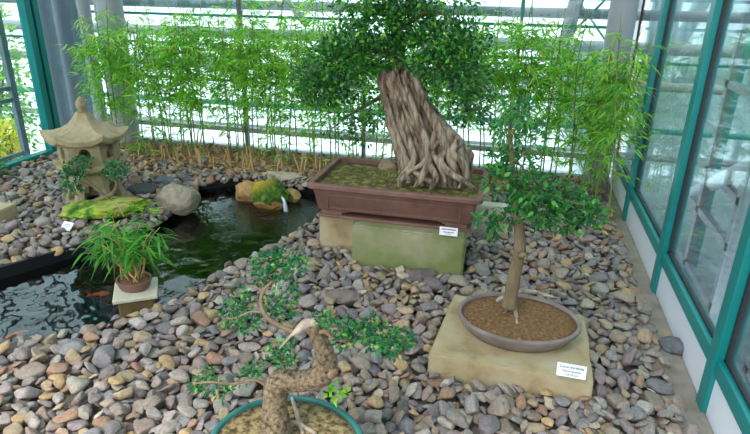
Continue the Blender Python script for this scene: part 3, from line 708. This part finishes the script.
# ================================================================== BAMBOO
BG = [(.24, .5, .05), (.15, .4, .045), (.35, .6, .09), (.09, .28, .035), (.45, .62, .12), (.6, .42, .1)]
BGW = [.28, .25, .2, .16, .08, .03]
def bamboo_proto(v, h, nl, zlo, zhi, spread=.25, leafL=.095):
    g = random.Random(v); root = empty('bamboo')
    lean = Vector((g.uniform(-.12, .12), g.uniform(-.05, .05), 0)); P_ = [Vector((0, 0, -.02)), lean*.3+Vector((0, 0, h*.33)), lean+Vector((g.uniform(-.03, .03), 0, h*.7)), lean*1.8+Vector((0, g.uniform(-.05, .05), h))]
    pts, rad = spath(P_, [.0062, .0055, .0045, .002], 7); mb = MB(); mb.tube(pts, rad, 7)
    for k in range(2, len(pts)-2, 2): mb.tube([pts[k]-Vector((0, 0, .004)), pts[k]+Vector((0, 0, .004))], rad[k]*1.35, 7)
    br = mb; pos = []; dr = []
    nb = int(nl/7)
    for k in range(nb):
        z = g.triangular(zlo, zhi, zlo+(zhi-zlo)*.6); t = max(0, min(1, z/h)); q = pts[min(int(t*(len(pts)-1)), len(pts)-1)]
        a = g.uniform(0, 2*math.pi); ln = g.uniform(.4, 1)*spread; e = q+Vector((math.cos(a)*ln, math.sin(a)*ln*.75, g.uniform(-.02, .09)))
        br.tube([q, (q+e)/2+Vector((0, 0, .015)), e], [.0018, .0014, .0008], 4)
        for _ in range(7):
            f = g.uniform(.35, 1.05); pos.append(tuple(q.lerp(e, f)+Vector((0, 0, .008)))); aa = a+g.uniform(-1.3, 1.3)
            dr.append((math.cos(aa), math.sin(aa)*.8, g.uniform(-.75, .45)))
    br.build('culm', 'culm', root, smooth=True)
    n_ = len(pos); leaves('foliage', 'leafsoft', pos, dr, RNG.uniform(.6, 1.15, n_)*leafL, RNG.uniform(.010, .016, n_), pal(n_, BG, .2, BGW), root, droop=.28)
    return root
def dup(root, loc, rz=0, sc=1, **k):
    r = root.copy(); COL.objects.link(r); r.location = loc; r.rotation_euler = (0, 0, rz); r.scale = (sc,)*3
    for ch in list(root.children):
        c = ch.copy(); COL.objects.link(c); c.parent = r
    return tag(r, **k)
protos = [bamboo_proto(100+v, *a) for v, a in enumerate([(1.38, 430, .25, 1.22), (1.32, 400, .1, 1.2), (1.45, 430, .35, 1.26), (1.36, 380, .5, 1.22), (1.3, 340, .08, 1.17), (1.7, 180, .9, 1.6)])]
usedp = [False]*6
spots = []
g = random.Random(5)
x = -3.62
while x < .72:
    xx = x+g.uniform(-.02, .02); spots.append((xx, g.uniform(4.5, 4.9), g.choice([0, 1, 1, 3, 3, 2, 4, 0]))); x += .06
    if g.random() < .07: spots.append((xx, 4.85, 5))
spots = [(x, min(y, 4.5) if (x > .4 or x < -3.4) else y, v) for x, y, v in spots]
for i, (x, y, v) in enumerate([(.45, 4.4, 4), (.6, 4.15, 4), (.66, 4.45, 1), (.68, 3.9, 4)]): spots.append((x, y, v))
def bzone(x, y):
    if x > .25: return 'beside the right glass wall'
    if x > -.25: return 'behind the slim citrus tree'
    if x > -1.1: return 'behind the big driftwood bonsai'
    if x > -1.9: return 'behind the mossy rock and water spout'
    if x > -2.8: return 'behind the large grey boulder'
    return 'behind the stone lantern'
for x, y, v in spots:
    z = max(ground(x, y)-.02, -.02); rz = g.uniform(0, 6.28); sc = g.uniform(.9, 1.06)
    lab = ['slender', 'bushy', 'tall', 'high-crowned', 'low-leafed', 'tallest'][v]+' green bamboo stalk in the row '+bzone(x, y)
    if usedp[v]: r = dup(protos[v], (x, y, z), rz, sc)
    else: usedp[v] = True; r = protos[v]; r.location = (x, y, z); r.rotation_euler = (0, 0, rz)
    tag(r, lab, 'bamboo', 'bamboo stalks along the back glass')
for v in range(6):
    if not usedp[v]:
        for c in list(protos[v].children): bpy.data.objects.remove(c)
        bpy.data.objects.remove(protos[v])
# cut dry stubs and leaf litter
stub = []
for v in range(4):
    mb = MB(); gg = random.Random(v); hh = gg.uniform(.07, .15)
    mb.tube([(0, 0, -.03), (gg.uniform(-.02, .02), gg.uniform(-.02, .02), hh)], [.0085, .006], 7); stub.append(mb)
sm = [b.build('bamboo_stub', 'straw', smooth=True, auto=40) for b in stub]; su = [False]*4
for i in range(130):
    v = i % 4; x, y = g.uniform(-3.3, .2), g.uniform(4.3, 4.75)
    if INP[min(int((x-GX0)/CELL), NX-1), int((y-GY0)/CELL)]: continue
    o = sm[v] if not su[v] else sm[v].copy()
    if su[v]: COL.objects.link(o)
    su[v] = True; o.location = (x, y, ground(x, y)); o.rotation_euler = (g.uniform(-.3, .3), g.uniform(-.3, .3), g.uniform(0, 6)); o.scale = (1, 1, g.uniform(.7, 1.5))
    tag(o, 'short dry tan stub sticking up from the stones '+bzone(x, y), 'stub', 'dry cut bamboo stubs')
pos, dr = [], []
for i in range(4200):
    x = g.uniform(-3.9, .6); y = g.triangular(4.15, 4.95, 4.7)
    if INP[min(max(int((x-GX0)/CELL), 0), NX-1), min(int((y-GY0)/CELL), NY-1)]: continue
    pos.append((x, y, ground(x, y)+.008)); a = g.uniform(0, 6.28); dr.append((math.cos(a), math.sin(a), g.uniform(-.1, .5)))
leaves('leaf_litter', 'dryleaf', pos, dr, RNG.uniform(.04, .09, len(pos)), .014, pal(len(pos), [(.42, .24, .07), (.5, .32, .12), (.3, .16, .06), (.55, .4, .2)], .2), label='dry tan and orange bamboo leaves fallen among the stones along the back', category='leaf litter', kind='stuff')

# ================================================================== TREES
def foliage(name, m, clumps, L, Wd, cols, w, parent, droop=.1, nseg=1, up_bias=.8, shell=.2, **k):
    """clumps: (center, (rx,ry,rz), n)"""
    Pp, Dd = [], []
    for c, r, n_ in clumps:
        p, v = clump_pts(c, r, n_, shell); Pp.append(p); d = v+RNG.normal(size=v.shape)*.7; d[:, 2] += .15; Dd.append(d)
    Pp = np.concatenate(Pp); Dd = np.concatenate(Dd); n_ = len(Pp)
    return leaves(name, m, Pp, Dd, RNG.uniform(.7, 1.2, n_)*L, RNG.uniform(.8, 1.15, n_)*Wd, pal(n_, cols, .22, w), parent, droop=droop, nseg=nseg, up_bias=up_bias, **k)
# ---- big driftwood olive
BX, BY = -.5, 3.26
tr = empty('driftwood_bonsai', (BX, BY, .43), label='ancient bonsai with thick grooved driftwood trunk and wide dark green crown', category='bonsai tree')
inv = lambda p: tuple(Vector(p)-Vector((BX, BY, .43)))
from mathutils import noise
rows = [(196, 400, 468, .12), (186, 401, 466, .115), (170, 402, 468, .105), (150, 397, 467, .1), (136, 393, 459, .095), (127, 390, 450, .09), (110, 385, 437, .08), (100, 383, 429, .07), (88, 380, 421, .06), (80, 379, 417, .055), (72, 383, 412, .045)]
rz_, rl_, rr_, rd_ = [], [], [], []
for py, xl, xr, dep in rows:
    a, b = aty(xl, py, BY), aty(xr, py, BY); rz_.append((a.z+b.z)/2); rl_.append(a.x); rr_.append(b.x); rd_.append(dep)
NR, NSG = 90, 220; V = []
zs = np.linspace(rz_[0]-.0, rz_[-1], NR)
for i, z in enumerate(zs):
    xl = np.interp(z, rz_, rl_); xr = np.interp(z, rz_, rr_); dp = np.interp(z, rz_, rd_); t = i/(NR-1)
    for k in range(NSG):
        a = 2*math.pi*k/NSG; tw = a+t*.9+.25*math.sin(t*5)
        q = Vector((math.cos(tw)*1.9, math.sin(tw)*1.9, t*1.3)); n1 = noise.noise(q*1.6); n2 = noise.noise(q*4.2+Vector((5, 0, 0))); n3 = noise.noise(Vector((math.cos(tw)*9, math.sin(tw)*9, t*3.5)))
        n4 = noise.noise(Vector((math.cos(tw)*5.5, math.sin(tw)*5.5, t*1.6+9)))
        fl = .98+.15*(-abs(n1)*2+.6)+.2*(-abs(n2)*2+.5)+.13*(.35-abs(n4)*2.4)+.09*n3
        fl *= 1+.12*max(0, .18-t)/.18*math.sin(a*7+1)
        cx = (xl+xr)/2; hw = (xr-xl)/2
        topj = .05*noise.noise(Vector((math.cos(a)*3, math.sin(a)*3, 7)))*(t**6) + (.05*noise.noise(Vector((math.cos(a)*8, math.sin(a)*8, 3))))*(t**6)
        V.append((cx+hw*math.cos(a)*fl, BY+dp*math.sin(a)*fl, z+topj))
V = np.array(V)-np.array((BX, BY, .43))
F = [(i*NSG+k, i*NSG+(k+1) % NSG, (i+1)*NSG+(k+1) % NSG, (i+1)*NSG+k) for i in range(NR-1) for k in range(NSG)]
top = V[-NSG:].mean(0)-np.array((0, 0, .04)); V = np.vstack([V, top]); T3 = [((NR-1)*NSG+k, (NR-1)*NSG+(k+1) % NSG, NR*NSG) for k in range(NSG)]
link('trunk', mesh_np('trunk', V, [np.array(F), np.array(T3)]), 'driftwood', tr)
def tb(mb, pix, R, seg=10, n=7, f=None, wob=.12):
    pts, rad = spath([(f or inv)(aty(*p)) for p in pix], R, n); mb.tube(pts, rad, seg, wob)
# gnarled ridges and surface roots
for pix, R in (([(414, 72, 3.2), (424, 100, 3.17), (438, 128, 3.14), (447, 150, 3.14), (456, 172, 3.13), (464, 188, 3.13)], [.018, .024, .028, .026, .024, .012]),
               ([(436, 120, 3.2), (452, 138, 3.18), (462, 155, 3.18), (466, 172, 3.2), (467, 188, 3.2)], [.03, .035, .03, .025, .012]),
               ([(405, 85, 3.2), (418, 118, 3.15), (428, 150, 3.12), (425, 172, 3.1), (415, 188, 3.08)], [.014, .02, .022, .024, .012]),
               ([(395, 95, 3.2), (408, 135, 3.16), (414, 160, 3.13), (402, 178, 3.1), (400, 192, 3.1)], [.012, .018, .02, .022, .012]),
               ([(447, 148, 3.14), (440, 160, 3.11), (449, 172, 3.09), (462, 180, 3.09), (476, 190, 3.1)], [.02, .022, .02, .018, .01]),
               ([(430, 165, 3.12), (436, 178, 3.08), (430, 190, 3.06)], [.02, .02, .01]), ([(385, 92, 3.2), (396, 130, 3.17), (408, 162, 3.14), (421, 176, 3.1), (440, 186, 3.09)], [.008, .013, .018, .018, .01]),
               ([(452, 132, 3.2), (458, 142, 3.15), (452, 152, 3.13), (462, 162, 3.12), (466, 176, 3.12), (459, 188, 3.1)], [.02, .027, .022, .024, .02, .01]), ([(440, 140, 3.15), (431, 150, 3.13), (422, 164, 3.1), (409, 172, 3.1), (403, 184, 3.1)], [.014, .016, .014, .013, .008]),
               ([(427, 112, 3.19), (436, 130, 3.15), (431, 148, 3.13), (440, 166, 3.1), (446, 184, 3.08)], [.012, .018, .016, .016, .009]), ([(420, 78, 3.26), (414, 66, 3.26), (412, 56, 3.28)], [.02, .012, .004]), ([(392, 78, 3.26), (399, 66, 3.24), (404, 58, 3.24)], [.018, .012, .004])):
    mb = MB(); tb(mb, pix, R); mb.build('root_ridge', 'driftwood', tr, smooth=True)
for pix, R in (([(410, 84, 3.3), (400, 55, 3.3), (392, 20, 3.32), (390, -10, 3.3)], [.03, .024, .018, .008]), ([(404, 60, 3.3), (370, 50, 3.28), (335, 58, 3.25), (305, 72, 3.22)], [.02, .015, .01, .005]),
               ([(416, 84, 3.3), (440, 66, 3.25), (470, 72, 3.25), (490, 92, 3.25)], [.022, .016, .012, .005]), ([(396, 30, 3.3), (430, 12, 3.25), (455, 20, 3.25)], [.014, .01, .005]),
               ([(393, 92, 3.38), (375, 100, 3.42), (350, 115, 3.45), (330, 130, 3.45)], [.018, .012, .008, .004]), ([(394, 20, 3.3), (360, 5, 3.3), (340, 10, 3.3)], [.012, .008, .004]), ([(440, 70, 3.3), (470, 100, 3.4), (490, 125, 3.4)], [.014, .009, .004])):
    mb = MB(); tb(mb, pix, R, 8); mb.build('branch', 'barksmooth', tr, smooth=True)
GC = [(.018, .11, .022), (.04, .2, .03), (.06, .27, .03), (.2, .5, .04), (.015, .06, .035), (.14, .24, .18)]; GW = [.24, .28, .22, .12, .09, .05]
sc_ = .0062
cl = []
for px, py, rx, ry, n_ in ((340, 62, 36, 20, 1000), (312, 76, 22, 11, 350), (322, 92, 24, 12, 420), (350, 40, 26, 18, 600), (382, 25, 28, 22, 750), (415, 22, 28, 22, 800), (378, 55, 28, 16, 600), (440, 40, 28, 18, 700), (440, 66, 30, 13, 600),
                           (468, 78, 22, 20, 550), (478, 100, 16, 22, 320), (462, 112, 12, 14, 160), (350, 108, 26, 16, 200), (340, 130, 22, 14, 110), (362, 132, 16, 16, 130), (378, 112, 12, 20, 110), (345, 90, 30, 12, 340), (306, 84, 14, 9, 160), (400, -8, 40, 22, 700), (452, -2, 30, 20, 380), (360, -2, 30, 18, 400), (468, 38, 22, 16, 320), (430, 92, 10, 12, 80), (420, -35, 40, 20, 500)):
    y = g.uniform(3.12, 3.35) if py < 100 else g.uniform(3.36, 3.5)
    cl.append((inv(aty(px, py, y)), (rx*sc_, g.uniform(.12, .2), ry*sc_), int(n_*1.15)))
foliage('crown', 'leaf', cl, .033, .019, GC, GW, tr)
# mossy extras in the big pot: small twigs
mb = MB()
for k in range(5):
    p = inv(aty(372+k*7, 170+g.uniform(-3, 3), 3.2)); mb.tube(*spath([(p[0], p[1], 0), (p[0]+.02, p[1], .03), (p[0]+g.uniform(-.02, .04), p[1]+.01, .045)], [.004, .004, .002], 4), seg=6)
mb.build('surface_root', 'culm', tr, smooth=True)
rk = aty(388, 156, 3.42)
rock('pot_rock', (rk.x, rk.y, .45), (.06, .04, .05), (.26, .2, .12), 'brown mossy lump on the soil left of the driftwood trunk', 'rock', 61)

# ---- citrus tree on the sandstone slab
CY = 2.3; cb = aty(511, 300, CY); CB = Vector((cb.x, CY, .166))
ct = empty('citrus_bonsai', CB, label='slim citrus tree with leaning brown trunk in the oval pot', category='bonsai tree')
inv2 = lambda p: tuple(Vector(p)-CB)
mb = MB(); tb(mb, [(509, 306, 2.29), (511, 295, 2.29), (515, 272, 2.3), (520, 248, 2.3), (519, 225, 2.31), (517, 205, 2.31), (513, 182, 2.31), (512, 160, 2.31), (510, 135, 2.3), (508, 112, 2.3)], [.036, .03, .027, .026, .021, .018, .014, .011, .008, .004], 14, f=inv2)
mb.tube([inv2(aty(520, 256, 2.27)), inv2(aty(526, 254, 2.25))], [.016, .008], 8)
mb.build('trunk', 'barksmooth', ct, smooth=True)
def soilpt(px, py): return atz(px, py, .172)
for pix, R in (([(514, 293), (525, 292), (538, 293), (546, 296), (560, 299)], [.012, .011, .009, .008, .003]), ([(512, 296), (514, 306), (516, 316), (517, 324)], [.012, .01, .008, .004]), ([(508, 297), (500, 300), (497, 302)], [.015, .012, .008]), ([(512, 302), (506, 312), (503, 314)], [.006, .005, .003]), ([(540, 293), (552, 290), (566, 296)], [.005, .004, .002])):
    mb = MB(); pts, rad = spath([inv2(soilpt(*p)+Vector((0, 0, .004))) for p in pix], R, 6); mb.tube(pts, rad, 8, .2); mb.build('root', 'deadwood', ct, smooth=True)
for pix, R in (([(517, 208, 2.31), (530, 200, 2.3), (555, 200, 2.28), (585, 205, 2.25)], [.01, .008, .006, .002]), ([(519, 228, 2.3), (505, 222, 2.27), (486, 220, 2.25)], [.006, .004, .002]), ([(513, 185, 2.31), (500, 170, 2.3), (492, 150, 2.3)], [.008, .005, .002]),
               ([(512, 165, 2.31), (530, 150, 2.32), (545, 160, 2.3)], [.007, .004, .002]), ([(512, 190, 2.3), (540, 180, 2.3), (565, 184, 2.3)], [.007, .005, .002]), ([(510, 140, 2.3), (520, 118, 2.3), (524, 95, 2.3)], [.005, .003, .002])):
    mb = MB(); tb(mb, pix, R, 7, f=inv2); mb.build('branch', 'barksmooth', ct, smooth=True)
s2 = .0042; cl = []
for px, py, rx, ry, n_ in ((500, 180, 17, 14, 120), (520, 165, 20, 14, 150), (535, 190, 24, 14, 190), (560, 196, 24, 15, 190), (545, 212, 26, 13, 190), (578, 208, 22, 14, 170), (592, 212, 13, 9, 70), (560, 222, 24, 9, 110), (500, 158, 14, 12, 80), (508, 130, 16, 14, 90), (518, 110, 16, 12, 60),
                           (487, 219, 14, 7, 70), (500, 224, 14, 7, 60), (512, 216, 12, 9, 60), (493, 232, 7, 6, 22), (522, 200, 14, 14, 80), (532, 138, 16, 12, 70)):
    cl.append((inv2(aty(px, py, 2.3+g.uniform(-.12, .08))), (rx*s2, g.uniform(.06, .11), ry*s2), int(n_*1.1)))
foliage('crown', 'leaf', cl, .034, .016, [(.02, .12, .035), (.03, .18, .03), (.05, .25, .035), (.1, .34, .05), (.06, .14, .09)], [.28, .3, .2, .12, .1], ct, nseg=2)

# ---- foreground twisted tree in the green pot
FY = 1.32; fb_ = aty(274, 438, FY); FB = Vector((fb_.x, FY, .188))
ft = empty('twisted_bonsai', FB, label='foreground bonsai with crooked rough trunk, bleached tip and airy foliage', category='bonsai tree')
inv3 = lambda p: tuple(Vector(p)-FB)
mb = MB(); tb(mb, [(277, 446, 1.3), (276, 430, 1.3), (275, 410, 1.31), (275, 392, 1.32), (281, 381, 1.33), (298, 381, 1.34), (316, 378, 1.34), (326, 370, 1.34), (326, 356, 1.33), (319, 340, 1.32), (313, 326, 1.31), (309, 318, 1.31)],
              [.06, .045, .037, .036, .037, .032, .033, .034, .027, .022, .02, .008], 18, f=inv3, wob=.2)
mb.build('trunk', 'bark', ft, smooth=True)
mb = MB(); k0 = Vector(inv3(aty(333, 372, 1.325))); mb.tube([k0+Vector((-.02, .01, 0)), k0+Vector((.004, -.008, 0)), k0+Vector((.007, -.011, 0))], [.018, .017, .012], 14); mb.build('cut_knot', 'branch', ft, smooth=True, label='reddish cut knot')
mb = MB(); tb(mb, [(316, 322, 1.31), (306, 324, 1.3), (298, 330, 1.29), (292, 335, 1.28)], [.013, .015, .011, .005], 10, f=inv3); tb(mb, [(295, 331, 1.29), (288, 339, 1.28), (279, 349, 1.27)], [.005, .004, .0015], 7, f=inv3)
mb.build('bleached_tip', 'deadwood', ft, smooth=True, label='bleached bare wood tip')
mb = MB(); tb(mb, [(294, 332, 1.29), (280, 326, 1.28), (266, 316, 1.28), (261, 302, 1.29), (264, 290, 1.3), (273, 280, 1.31), (277, 268, 1.32), (290, 258, 1.33)], [.007, .007, .0065, .006, .005, .004, .003, .0015], 9, f=inv3); mb.build('branch', 'branch', ft, smooth=True)
mb = MB(); tb(mb, [(316, 333, 1.31), (326, 332, 1.3), (333, 338, 1.29), (345, 341, 1.29), (365, 338, 1.3), (395, 342, 1.33), (412, 344, 1.34)], [.006, .006, .005, .005, .0045, .003, .0015], 9, f=inv3); mb.build('branch', 'branch', ft, smooth=True)
mb = MB(); tb(mb, [(309, 322, 1.31), (320, 326, 1.33), (345, 327, 1.36), (365, 332, 1.38)], [.004, .004, .003, .001], 7, f=inv3); mb.build('branch', 'branch', ft, smooth=True)
mb = MB(); tb(mb, [(270, 388, 1.32), (255, 380, 1.3), (232, 384, 1.27), (210, 382, 1.25), (192, 384, 1.25)], [.006, .005, .004, .003, .0015], 8, f=inv3); mb.build('branch', 'branch', ft, smooth=True)
mb = MB(); tb(mb, [(262, 312, 1.28), (250, 312, 1.28), (235, 318, 1.28), (222, 318, 1.28)], [.004, .003, .002, .001], 7, f=inv3); mb.build('branch', 'branch', ft, smooth=True)
mb = MB(); tb(mb, [(264, 292, 1.3), (252, 286, 1.3), (240, 292, 1.3)], [.003, .002, .001], 7, f=inv3); mb.build('branch', 'branch', ft, smooth=True)
mb = MB(); tb(mb, [(273, 280, 1.31), (262, 268, 1.33), (258, 258, 1.33)], [.003, .002, .001], 7, f=inv3); mb.build('branch', 'branch', ft, smooth=True)
mb = MB(); tb(mb, [(279, 384, 1.33), (284, 368, 1.32), (282, 356, 1.3)], [.004, .003, .001], 7, f=inv3); mb.build('branch', 'branch', ft, smooth=True)
for pix, R in (([(278, 436), (292, 424), (302, 426), (316, 434)], [.012, .009, .009, .006]), ([(292, 398), (296, 410), (299, 422), (303, 434)], [.006, .007, .007, .006])):
    mb = MB(); pts, rad = spath([inv3(atz(*p, .2)+Vector((0, 0, .0))) for p in pix], R, 6); mb.tube(pts, rad, 8, .3); mb.build('root', 'deadwood', ft, smooth=True)
s3 = .0028; cl = []
for px, py, rx, ry, n_ in ((265, 262, 15, 9, 65), (285, 258, 15, 9, 60), (298, 264, 12, 7, 45), (262, 276, 12, 8, 35), (277, 272, 12, 8, 40), (288, 284, 12, 5, 20), (240, 292, 8, 6, 14), (232, 310, 14, 10, 55), (250, 322, 14, 9, 45), (245, 305, 12, 8, 35), (272, 303, 14, 8, 35), (285, 312, 14, 8, 35), (288, 298, 10, 6, 22), (230, 324, 10, 6, 22),
                           (340, 326, 16, 8, 60), (362, 332, 16, 9, 75), (385, 334, 16, 9, 75), (402, 340, 15, 8, 65), (390, 348, 14, 6, 40), (370, 322, 14, 5, 30), (345, 340, 12, 6, 30), (322, 318, 10, 6, 25), (378, 344, 14, 6, 30),
                           (196, 384, 10, 6, 25), (208, 374, 10, 6, 22), (222, 392, 12, 6, 28), (213, 384, 10, 6, 22), (256, 368, 12, 6, 35), (285, 358, 10, 9, 45), (270, 352, 9, 6, 20), (285, 345, 8, 7, 20), (245, 376, 10, 5, 20)):
    cl.append((inv3(aty(px, py, 1.31+g.uniform(-.05, .05))), (rx*s3, g.uniform(.03, .05), ry*s3), int(n_*1.9)))
foliage('crown', 'leaf', cl, .0165, .0105, [(.015, .13, .05), (.03, .19, .055), (.06, .27, .05), (.16, .45, .04), (.02, .09, .05)], [.3, .3, .2, .08, .12], ft)
p = inv3(aty(336, 391, 1.4)); foliage('basal_shoot', 'leaf', [(p, (.035, .02, .03), 24)], .026, .017, [(.2, .55, .03), (.3, .62, .06)], None, ft, label='bright fresh green shoot')

# ---- mossy rock with small ficus
mc = ml_c
ob = rock('moss_slab', (mc.x, mc.y+.02, .06), (.33, .15, .06), (.34, .28, .14), 'leaning yellow-green mossy rock slab in front of the lantern', 'rock', 41, .12, lo=.7, matn='slabmoss', rough=.2); ob.rotation_euler[1] = -.12
mtb = aty(97, 200, mc.y+.03)
mtr = empty('rock_bonsai', mtb, label='small dark-leaved bonsai with forked trunk growing on the mossy rock slab', category='bonsai tree')
inv4 = lambda p: tuple(Vector(p)-Vector(mtb)); my = mtb.y
mb = MB()
tb(mb, [(88, 212, my-.05), (94, 203, my), (102, 198, my), (112, 194, my), (117, 184, my), (114, 174, my)], [.018, .02, .018, .014, .01, .005], 10, f=inv4)
tb(mb, [(106, 197, my), (98, 190, my-.02), (88, 182, my-.03), (80, 178, my-.03)], [.013, .011, .008, .004], 9, f=inv4)
mb.build('trunk', 'barksmooth', mtr, smooth=True)
cl = [(inv4(aty(a, b, my-.03)), (c*.0085, .07, d*.0085), int(n_*1.3)) for a, b, c, d, n_ in ((76, 168, 11, 8, 110), (84, 162, 8, 5, 60), (70, 180, 9, 9, 90), (73, 188, 8, 5, 50), (115, 168, 10, 6, 100), (122, 172, 5, 4, 25), (109, 174, 6, 4, 30))]
foliage('crown', 'leaf', cl, .032, .017, [(.02, .1, .04), (.03, .16, .05), (.1, .26, .18), (.06, .28, .04)], [.35, .3, .15, .2], mtr, nseg=2)

# ---- grassy sprigs, potted bamboo
def sprig(name, label, base, n_, L, spread, cat='plant', cols=BG, w=.011, up_=.6):
    pos = []; dr = []
    for _ in range(n_):
        a = g.uniform(0, 6.28); r = g.random()*spread; pos.append((math.cos(a)*r, math.sin(a)*r*.7, g.uniform(0, up_)*L*1.5)); dr.append((math.cos(a), math.sin(a), g.uniform(-.2, up_*1.2)))
    return leaves(name, 'leafsoft', pos, dr, RNG.uniform(.7, 1.2, n_)*L, w, pal(n_, cols, .2, BGW if cols is BG else None), droop=.3, label=label, category=cat)
for (px, py), lab, n_, L, sp in (((118, 214), 'tuft of bright grass on the front of the mossy rock slab', 40, .09, .1), ((140, 150), 'small bright fern-like sprig at the foot of the bamboo behind the lantern', 60, .08, .07), ((146, 216), 'grassy tuft at the right tip of the mossy rock slab', 40, .08, .08), ((592, 226), 'low leafy weed among the stones near the ledge', 40, .06, .07)):
    q = atz(px, py, .06); o = sprig('grass_tuft', lab, q, n_, L, sp); o.location = q
q = atz(-2, 178, .0); o = sprig('leafy_seedling', 'dark green leafy plant at the left edge before the glass', q, 26, .13, .07, cols=[(.02, .13, .03), (.05, .22, .04)], w=.03); o.location = (q.x, q.y, .02)
pb = empty('potted_bamboo', (pc[0], pc[1], .095), label='small bushy bamboo growing in the round pot on the pond pedestal', category='bamboo')
inv5 = lambda p: tuple(Vector(p)-Vector((pc[0], pc[1], .095)))
mb = MB(); bb = MB(); pos, dr = [], []
PY = pc[1]
tips = [(84, 262), (92, 240), (100, 232), (112, 225), (125, 228), (140, 232), (152, 240), (160, 236), (108, 245), (118, 240), (130, 245), (146, 252), (98, 255), (136, 262), (124, 256), (150, 262), (90, 250)]
for k, (px, py) in enumerate(tips):
    e = Vector(inv5(aty(px, py-9, PY+g.uniform(-.15, .12)))); b_ = Vector((g.uniform(-.05, .05), g.uniform(-.04, .04), 0))
    md = b_.lerp(e, .55)+Vector((0, 0, .05)); pts, rad = spath([b_, md, e], [.0045, .003, .0012], 6); mb.tube(pts, rad, 6)
    for _ in range(19):
        f = g.uniform(.4, 1); q = pts[int(f*(len(pts)-1))]; a = g.uniform(0, 6.28); rr = g.uniform(0, .035)
        pos.append((q.x+math.cos(a)*rr, q.y+math.sin(a)*rr, q.z+g.uniform(-.02, .02))); dr.append((math.cos(a), math.sin(a), g.uniform(-.7, .3)))
mb.build('culm', 'straw', pb, smooth=True)
n_ = len(pos); leaves('foliage', 'leafsoft', pos, dr, RNG.uniform(.07, .13, n_), RNG.uniform(.012, .018, n_), pal(n_, [(.04, .22, .02), (.08, .32, .03), (.16, .42, .05), (.03, .15, .03)], .2), pb, droop=.3)
# shrubs beyond the left glass
def shrub(c, r, n_, label, cols):
    root = empty('outdoor_shrub', c, label=label, category='shrub', group='shrubs outside the left glass')
    mb = MB()
    for k in range(6): a = k*1.05; mb.tube([(0, 0, -.4), (math.cos(a)*r[0]*.6, math.sin(a)*r[1]*.6, r[2]*.5)], [.02, .008], 6)
    mb.build('stem', 'barksmooth', root); foliage('foliage', 'leafsoft', [((0, 0, 0), r, n_)], .09, .035, cols, None, root)
GG = [(.12, .28, .06), (.2, .36, .08), (.3, .42, .1), (.08, .2, .05)]
shrub((-5.7, 5.3, .3), (.45, .45, 1.2), 2600, 'leafy green shrub outside the left glass near the teal post', GG)
shrub((-7.3, 6.4, .5), (.8, .8, 1.3), 1900, 'tall loose shrub outside the left glass farthest back', GG)
shrub((-5.1, 4.75, -.02), (.2, .22, .2), 500, 'yellow flowering shrub outside the left glass', [(.7, .55, .04), (.3, .4, .06), (.6, .6, .1)])
